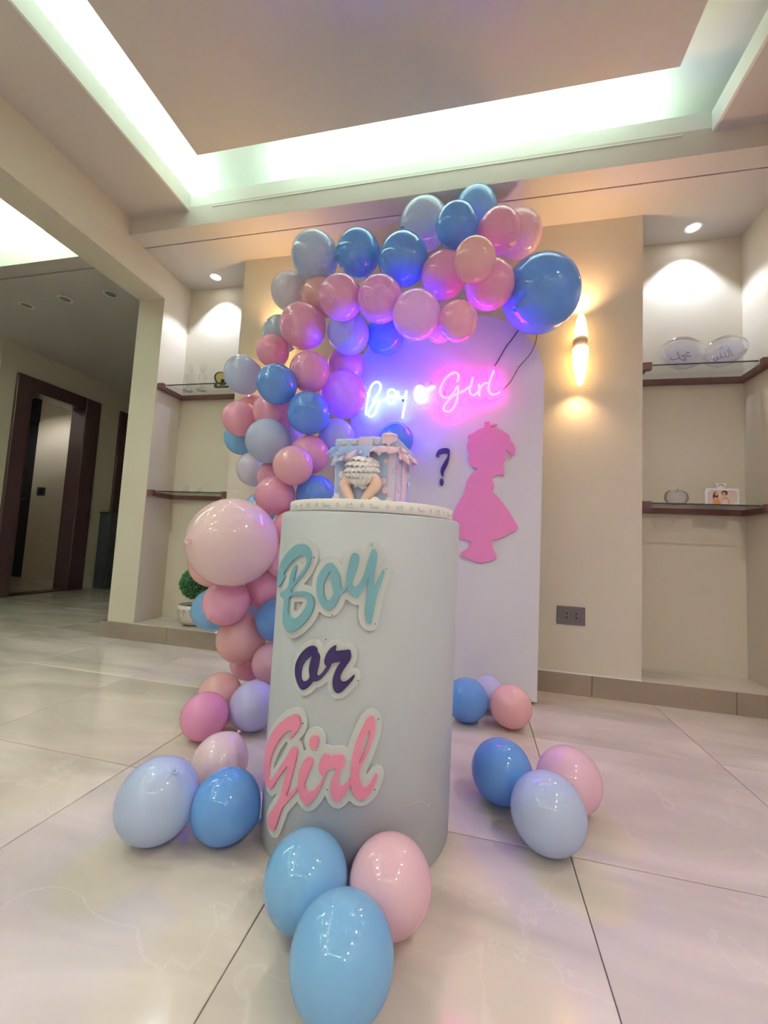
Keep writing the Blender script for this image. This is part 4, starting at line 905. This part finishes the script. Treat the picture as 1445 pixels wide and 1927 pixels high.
# ================================================================== things on the shelves
ETCH = pbr('etched_crystal', srgb(238, 238, 250), 0.35, 0.5, noise=0.10, nscale=70, bump=0.8, bscale=120)
_nt = ETCH.node_tree; _tr = _nt.nodes.new('ShaderNodeBsdfTranslucent'); _tr.inputs[0].default_value = (0.9, 0.9, 1.0, 1)
_mx = _nt.nodes.new('ShaderNodeMixShader'); _mx.inputs[0].default_value = 0.45
_nt.links.new(_nt.nodes['Principled BSDF'].outputs[0], _mx.inputs[1]); _nt.links.new(_tr.outputs[0], _mx.inputs[2]); _nt.links.new(_mx.outputs[0], _nt.nodes['Material Output'].inputs[0])
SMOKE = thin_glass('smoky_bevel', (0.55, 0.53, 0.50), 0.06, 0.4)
GREYLINE = pbr('engraved_grey', srgb(150, 148, 172), 0.5, noise=0.05)
def plaque(cx, cz, rx, rz, rot, strokes, label, yaw=0.0):
    """thick lens-shaped crystal standing on its rim, with an etched medallion"""
    t = thing('crystal_plaque', label, 'crystal plaque', (cx, 2.335, cz))
    t.rotation_euler = (-0.20, 0, 0)
    ca, sa = math.cos(rot), math.sin(rot)
    def lens(name, prof, mat, n=64):
        V, F = [], []
        for k, y in prof:
            for i in range(n):
                a = 2 * math.pi * i / n; u, w = rx * k * math.cos(a), rz * k * math.sin(a)
                V.append((u * ca - w * sa, y, u * sa + w * ca))
        for j in range(len(prof) - 1):
            for i in range(n): F.append((j * n + i, j * n + (i + 1) % n, (j + 1) * n + (i + 1) % n, (j + 1) * n + i))
        F.append(tuple(range(n))); F.append(tuple((len(prof) - 1) * n + i for i in range(n))[::-1])
        return mesh(name, V, F, mat, t, True, True)
    lens('crystal', [(0.55, -0.030), (0.85, -0.027), (0.96, -0.018), (1.0, -0.004), (0.98, 0.012), (0.90, 0.020), (0.5, 0.022)], CRYSTAL)
    n = 60; V, F = [(0, -0.014, 0)], []
    for i in range(n):
        a = 2 * math.pi * i / n; k = 0.70 * (1 + 0.03 * math.cos(30 * a)); u, w = rx * k * math.cos(a), rz * k * math.sin(a) * 0.92 - rz * 0.20
        V.append((u * ca - w * sa, -0.014, u * sa + w * ca))
    for i in range(n): F.append((0, 1 + (i + 1) % n, 1 + i))
    o = mesh('etched_medallion', V, F, ETCH, t); s_ = o.modifiers.new('thick', 'SOLIDIFY'); s_.thickness = 0.004; s_.offset = 0
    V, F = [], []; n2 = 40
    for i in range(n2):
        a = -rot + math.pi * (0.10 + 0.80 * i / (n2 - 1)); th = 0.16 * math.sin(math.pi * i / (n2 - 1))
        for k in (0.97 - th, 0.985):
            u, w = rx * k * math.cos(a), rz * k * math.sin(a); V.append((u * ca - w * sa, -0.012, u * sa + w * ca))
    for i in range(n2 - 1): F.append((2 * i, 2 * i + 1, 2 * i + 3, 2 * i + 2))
    mesh('grey_bevel', V, F, SMOKE, t)  # grey tinted band along the crystal's upper rim
    # frosted lower rim
    V, F = [], []; n = 60
    for i in range(n):
        a = -rot + math.pi * 1.06 + math.pi * 0.88 * i / (n - 1)
        for k in (0.74, 0.95):
            u, w = rx * k * math.cos(a), rz * k * math.sin(a); V.append((u * ca - w * sa, -0.010, u * sa + w * ca))
    for i in range(n - 1): F.append((2 * i, 2 * i + 1, 2 * i + 3, 2 * i + 2))
    o = mesh('frosted_rim', V, F, ETCH, t); s_ = o.modifiers.new('thick', 'SOLIDIFY'); s_.thickness = 0.006; s_.offset = 0
    st = [[tuple(q) for q in catmull([(x - cx, z - cz) for x, z in p], 4)] for p in strokes]
    plate('inscription', lambda X, Z: sdf_strokes(st, X, Z), [q for p in st for q in p], 0.0024, 0.0009, lambda u, z, o: (u * 1.01, -0.0162 - o, z + 0.004), 0.0, 0.0012, GREYLINE, t)
plaque(1.017, 1.755, 0.105, 0.092, 0.0, MUH, 'oval crystal plaque with Arabic script, nearer the pilaster')
plaque(1.206, 1.755, 0.112, 0.078, 0.50, ALL, 'tilted crystal plaque with Arabic script, nearer the right wall')

def figurine(x, y, z, label):
    t = thing('crystal_vase', label, 'crystal vase', (x, y, z))
    lathe('foot', [(0.030, 0.0), (0.034, 0.003), (0.030, 0.010), (0.014, 0.016), (0.010, 0.022)], CRYSTAL, t, 24)
    lathe('body', [(0.010, 0.022), (0.012, 0.045), (0.022, 0.085), (0.024, 0.105), (0.019, 0.125), (0.010, 0.135)], CRYSTAL, t, 16)
    V, F = [], []; n = 48
    for j, (r, h) in enumerate(((0.010, 0.135), (0.020, 0.145), (0.021, 0.158), (0.015, 0.168), (0.018, 0.185))):
        for i in range(n):
            a = 2 * math.pi * i / n; k = 1 + (0.0 if j < 3 else 0.12 * math.cos(6 * a)); V.append((r * k * math.cos(a), r * k * math.sin(a), h + (0.004 * math.cos(6 * a) if j == 4 else 0)))
    for j in range(4):
        for i in range(n): F.append((j * n + i, j * n + (i + 1) % n, (j + 1) * n + (i + 1) % n, (j + 1) * n + i))
    mesh('flared_cup', V, F, CRYSTAL, t, True)
figurine(-1.975, 2.37, ZU, 'clear crystal vase on the upper left shelf, nearer the corner')
figurine(-1.868, 2.37, ZU, 'clear crystal vase on the upper left shelf, nearer the ornament')
# small gilt plate on a dark stand
GILT = pbr('gilt_plate', srgb(206, 196, 120), 0.35, 0.5, 0.3, noise=0.1, nscale=60); IRON = pbr('dark_iron', srgb(52, 46, 52), 0.4, 0.5, 0.5, noise=0.1)
t = thing('plate_on_stand', 'small gilt ornament plate on dark stand, upper left shelf', 'ornament', (-1.690, 2.33, ZU))
V, F = tube_geo([(0.0, -0.004, 0.062), (0.0, 0.0, 0.062), (0.0, 0.005, 0.063)], [0.030, 0.038, 0.038], 32); p_ = mesh('plate', V, F, GILT, t)
p_.rotation_euler = (0, 0, math.radians(45))
V, F = [], []
ring = [(0.04 * math.cos(a), 0, 0.062 + 0.042 * math.sin(a)) for a in np.linspace(0, 2 * math.pi, 33)]
V, F = tube_geo(ring, 0.0045, 8); rim = mesh('plate_rim', V, F, IRON, t, True); rim.rotation_euler = (0, 0, math.radians(45))
boxes('stand', [(-0.045, 0.05, -0.012, 0.012, 0.0, 0.010), (0.005, 0.02, -0.010, 0.010, 0.010, 0.055), (-0.045, -0.033, -0.012, 0.010, 0.010, 0.030)], IRON, t, 0.003)
t = thing('easel_foot', 'dark scrolled easel ornament half behind the pale grey blue balloon', 'ornament', (-1.612, 2.33, ZU))
tubes('scroll', [[(-0.03, 0, 0.006), (0.0, 0, 0.010), (0.03, 0, 0.006)], [(-0.02, 0, 0.008), (-0.012, 0, 0.03), (0.0, 0, 0.045), (0.016, 0, 0.02), (0.028, 0, 0.008)]], 0.006, IRON, t, 8, 4)
# small glass trinkets on the lower left shelf
def swan(x, label, s=1.0):
    t = thing('glass_swan', label, 'glass figurine', (x, 2.34, 0.953))
    blob('body', (0, 0, 0.013 * s), (0.024 * s, 0.014 * s, 0.0125 * s), CRYSTAL, t)
    tubes('neck', [[(0.016 * s, 0, 0.016 * s), (0.026 * s, 0, 0.030 * s), (0.020 * s, 0, 0.046 * s), (0.008 * s, 0, 0.044 * s), (0.006 * s, 0, 0.036 * s)]], 0.0032 * s, CRYSTAL, t, 8, 5)
swan(-1.90, 'small clear glass swan on the lower left shelf near the corner'); swan(-1.80, 'tiny clear glass swan in the middle of the lower left shelf', 0.8)
# glass apple on the lower right shelf
t = thing('glass_apple', 'clear glass apple ornament on the lower right shelf', 'ornament', (0.985, 2.33, ZLR))
ap = [(0.012, 0.0), (0.034, 0.003), (0.047, 0.020), (0.049, 0.042), (0.042, 0.062), (0.026, 0.072), (0.010, 0.068), (0.003, 0.062)]
lathe('body', ap, CRYSTAL, t, 40)
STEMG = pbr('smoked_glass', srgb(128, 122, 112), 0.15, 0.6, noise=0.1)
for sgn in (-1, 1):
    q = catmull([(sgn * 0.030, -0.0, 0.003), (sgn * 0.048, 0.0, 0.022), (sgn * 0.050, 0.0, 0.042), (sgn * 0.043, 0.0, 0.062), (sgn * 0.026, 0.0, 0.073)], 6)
    V, F = tube_geo(q, [0.001 + 0.0042 * math.sin(math.pi * i / (len(q) - 1)) for i in range(len(q))], 8); mesh('dark_edge', V, F, STEMG, t, True)  # darker grey outline down both sides of the clear apple
tubes('stem', [[(0.0, 0, 0.064), (0.002, 0, 0.072), (0.008, 0, 0.080)]], 0.003, STEMG, t, 8, 3)
# photo frame with a bear on top
FRAME = pbr('white_frame', srgb(244, 240, 240), 0.4, 0.5, noise=0.01)
t = thing('photo_frame', 'white photo frame with a little bear, lower right shelf', 'photo frame', (1.188, 2.34, ZLR))
w, h, b = 0.0735, 0.088, 0.010
boxes('frame', [(-w, w, -0.008, 0.006, 0.0, b), (-w, w, -0.008, 0.006, h - b, h), (-w, -w + b, -0.008, 0.006, b, h - b), (w - b, w, -0.008, 0.006, b, h - b)], FRAME, t, 0.002)
for sx, sz in ((-1, 1), (1, 1), (1, -1)):
    extrude('corner', [(sx * (w - b), h / 2 + sz * (h / 2 - b)), (sx * (w - b - 0.014), h / 2 + sz * (h / 2 - b)), (sx * (w - b), h / 2 + sz * (h / 2 - b - 0.012))], -0.006, -0.003, FRAME, t)
PB = pbr('print_backdrop', srgb(226, 206, 196), 0.5, noise=0.03); PH = pbr('print_brown', srgb(92, 48, 36), 0.5, noise=0.1); PS = pbr('print_skin', srgb(226, 168, 140), 0.5, noise=0.04)
PG = pbr('print_gold', srgb(214, 160, 70), 0.5, noise=0.06); PD = pbr('print_cream', srgb(238, 208, 196), 0.5, noise=0.04)
pic = box('photo_print', -w + b * 0.8, w - b * 0.8, -0.003, 0.004, b * 0.8, h - b * 0.8, PB, t)
def ell(cx, cz, rx, rz, n=18, rot=0): return [(cx + rx * math.cos(a) * math.cos(rot) - rz * math.sin(a) * math.sin(rot), cz + rx * math.cos(a) * math.sin(rot) + rz * math.sin(a) * math.cos(rot)) for a in [2 * math.pi * i / n for i in range(n)]]
for poly, mt, d in ((ell(-0.027, 0.050, 0.012, 0.024, rot=-0.1), PH, 0), (ell(0.012, 0.066, 0.0135, 0.013), PH, 0), (ell(-0.023, 0.062, 0.0075, 0.010), PS, 1), (ell(0.010, 0.061, 0.008, 0.010), PS, 1),
                    ([(-0.040, 0.010), (-0.040, 0.034), (-0.030, 0.044), (-0.020, 0.044), (-0.010, 0.030), (-0.004, 0.010)], PS, 0.5), ([(-0.034, 0.010), (-0.026, 0.034), (-0.016, 0.036), (-0.004, 0.010)], PG, 1.2),
                    ([(-0.002, 0.010), (0.000, 0.038), (0.008, 0.046), (0.020, 0.046), (0.032, 0.036), (0.034, 0.010)], PS, 0.6), ([(-0.001, 0.010), (0.003, 0.034), (0.024, 0.034), (0.026, 0.010)], PD, 1.3)):
    extrude('printed_shape', poly, -0.0034 - 0.0003 * d, -0.0031, mt, pic)
ANT = pbr('antique_grey', srgb(120, 112, 108), 0.5, noise=0.1)  # grey for the line round the bear's muzzle
hd = extrude('bear_head', ell(-0.004, h + 0.012, 0.020, 0.013), -0.006, 0.003, FRAME, t)
for sx in (-1, 1): extrude('bear_ear', ell(-0.004 + sx * 0.019, h + 0.022, 0.0065, 0.0055, 14), -0.006, 0.003, FRAME, t)
tubes('bear_muzzle', [[(-0.017, -0.0065, h + 0.010), (-0.012, -0.0065, h + 0.017), (-0.004, -0.0065, h + 0.019), (0.004, -0.0065, h + 0.017), (0.009, -0.0065, h + 0.010)]], 0.0018, ANT, t, 6, 5)

# topiary ball in a white pot
POT = pbr('glazed_pot', srgb(226, 220, 208), 0.25, 0.5, noise=0.03); SILV = pbr('silver_pattern', srgb(172, 170, 164), 0.3, 0.5, 0.2, noise=0.1)
LEAF = pbr('boxwood_leaf', srgb(88, 150, 92), 0.35, 0.5, noise=0.35, nscale=25); SOIL = pbr('dark_soil', srgb(48, 42, 38), 0.9, noise=0.3, nscale=60); CORE = pbr('topiary_core', srgb(34, 66, 40), 0.8, noise=0.3, nscale=40)
t = thing('potted_topiary', 'round clipped topiary in white patterned pot, floor of left niche', 'potted plant', (-1.745, 2.335, 0.1065))
lathe('pot', [(0.045, 0.0), (0.060, 0.004), (0.085, 0.030), (0.101, 0.070), (0.104, 0.105), (0.098, 0.128), (0.092, 0.128), (0.094, 0.105), (0.090, 0.098)], POT, t, 48)
lathe('soil', [(0.002, 0.112), (0.080, 0.110), (0.093, 0.106), (0.091, 0.100)], SOIL, t, 32)
tubes('stem', [[(0, 0, 0.10), (0.003, 0, 0.15), (0, 0, 0.21)]], 0.008, pbr('stem_bark', srgb(80, 62, 46), 0.8, noise=0.2), t, 8, 4)
blob('inner_ball', (0, 0, 0.262), (0.093, 0.093, 0.093), CORE, t, 0.02, 9)
V, F = [], []; rnd = random.Random(3)
for k in range(1900):
    zz = 1 - 2 * (k + 0.5) / 1900; a = k * 2.399963; rr = math.sqrt(1 - zz * zz); nrm = Vector((rr * math.cos(a), rr * math.sin(a), zz))
    d = (nrm + Vector((rnd.uniform(-.9, .9), rnd.uniform(-.9, .9), rnd.uniform(-.9, .9)))).normalized()
    if d.dot(nrm) < 0.1: d = (d + nrm).normalized()
    s_ = d.cross(Vector((rnd.uniform(-1, 1), rnd.uniform(-1, 1), rnd.uniform(-1, 1)))).normalized()
    p0 = nrm * (0.088 + 0.008 * rnd.random()) + Vector((0, 0, 0.262)); L_ = rnd.uniform(0.012, 0.019); W_ = rnd.uniform(0.0035, 0.0055); up_ = s_.cross(d)
    k0 = len(V); V += [p0, p0 + d * L_ * 0.5 + s_ * W_ + up_ * 0.0012, p0 + d * L_, p0 + d * L_ * 0.5 - s_ * W_ + up_ * 0.0012, p0 + d * L_ * 0.5 - up_ * 0.0008]
    F += [(k0, k0 + 1, k0 + 4), (k0 + 1, k0 + 2, k0 + 4), (k0 + 2, k0 + 3, k0 + 4), (k0 + 3, k0, k0 + 4)]
o = mesh('leaves', V, F, LEAF, t); o['kind'] = 'stuff'
for k in range(7):
    a = -math.pi / 2 + (k - 3) * 0.42
    P_ = [[(-0.014, 0.0), (-0.006, 0.014), (0.0, 0.0), (0.006, 0.014), (0.014, 0.0)], [(0.0, 0.0), (-0.003, -0.016), (0.003, -0.028)], [(-0.012, -0.002), (-0.010, -0.014)], [(0.012, -0.002), (0.010, -0.014)]]
    dn = [[tuple(q) for q in catmull(p, 3)] for p in P_]
    def pm(u, z, o_, a=a):
        zz = 0.092 + z; r = 0.101 + (0.104 - 0.101) * (zz - 0.07) / 0.035 if zz > 0.07 else 0.085 + 0.016 * (zz - 0.03) / 0.04
        r += o_; b_ = a + u / 0.103; return (r * math.cos(b_), r * math.sin(b_), zz)
    plate('pot_motif', lambda X, Z: sdf_strokes(dn, X, Z), [q for p in dn for q in p], 0.0016, 0.0009, pm, 0.0, 0.0012, SILV, t)
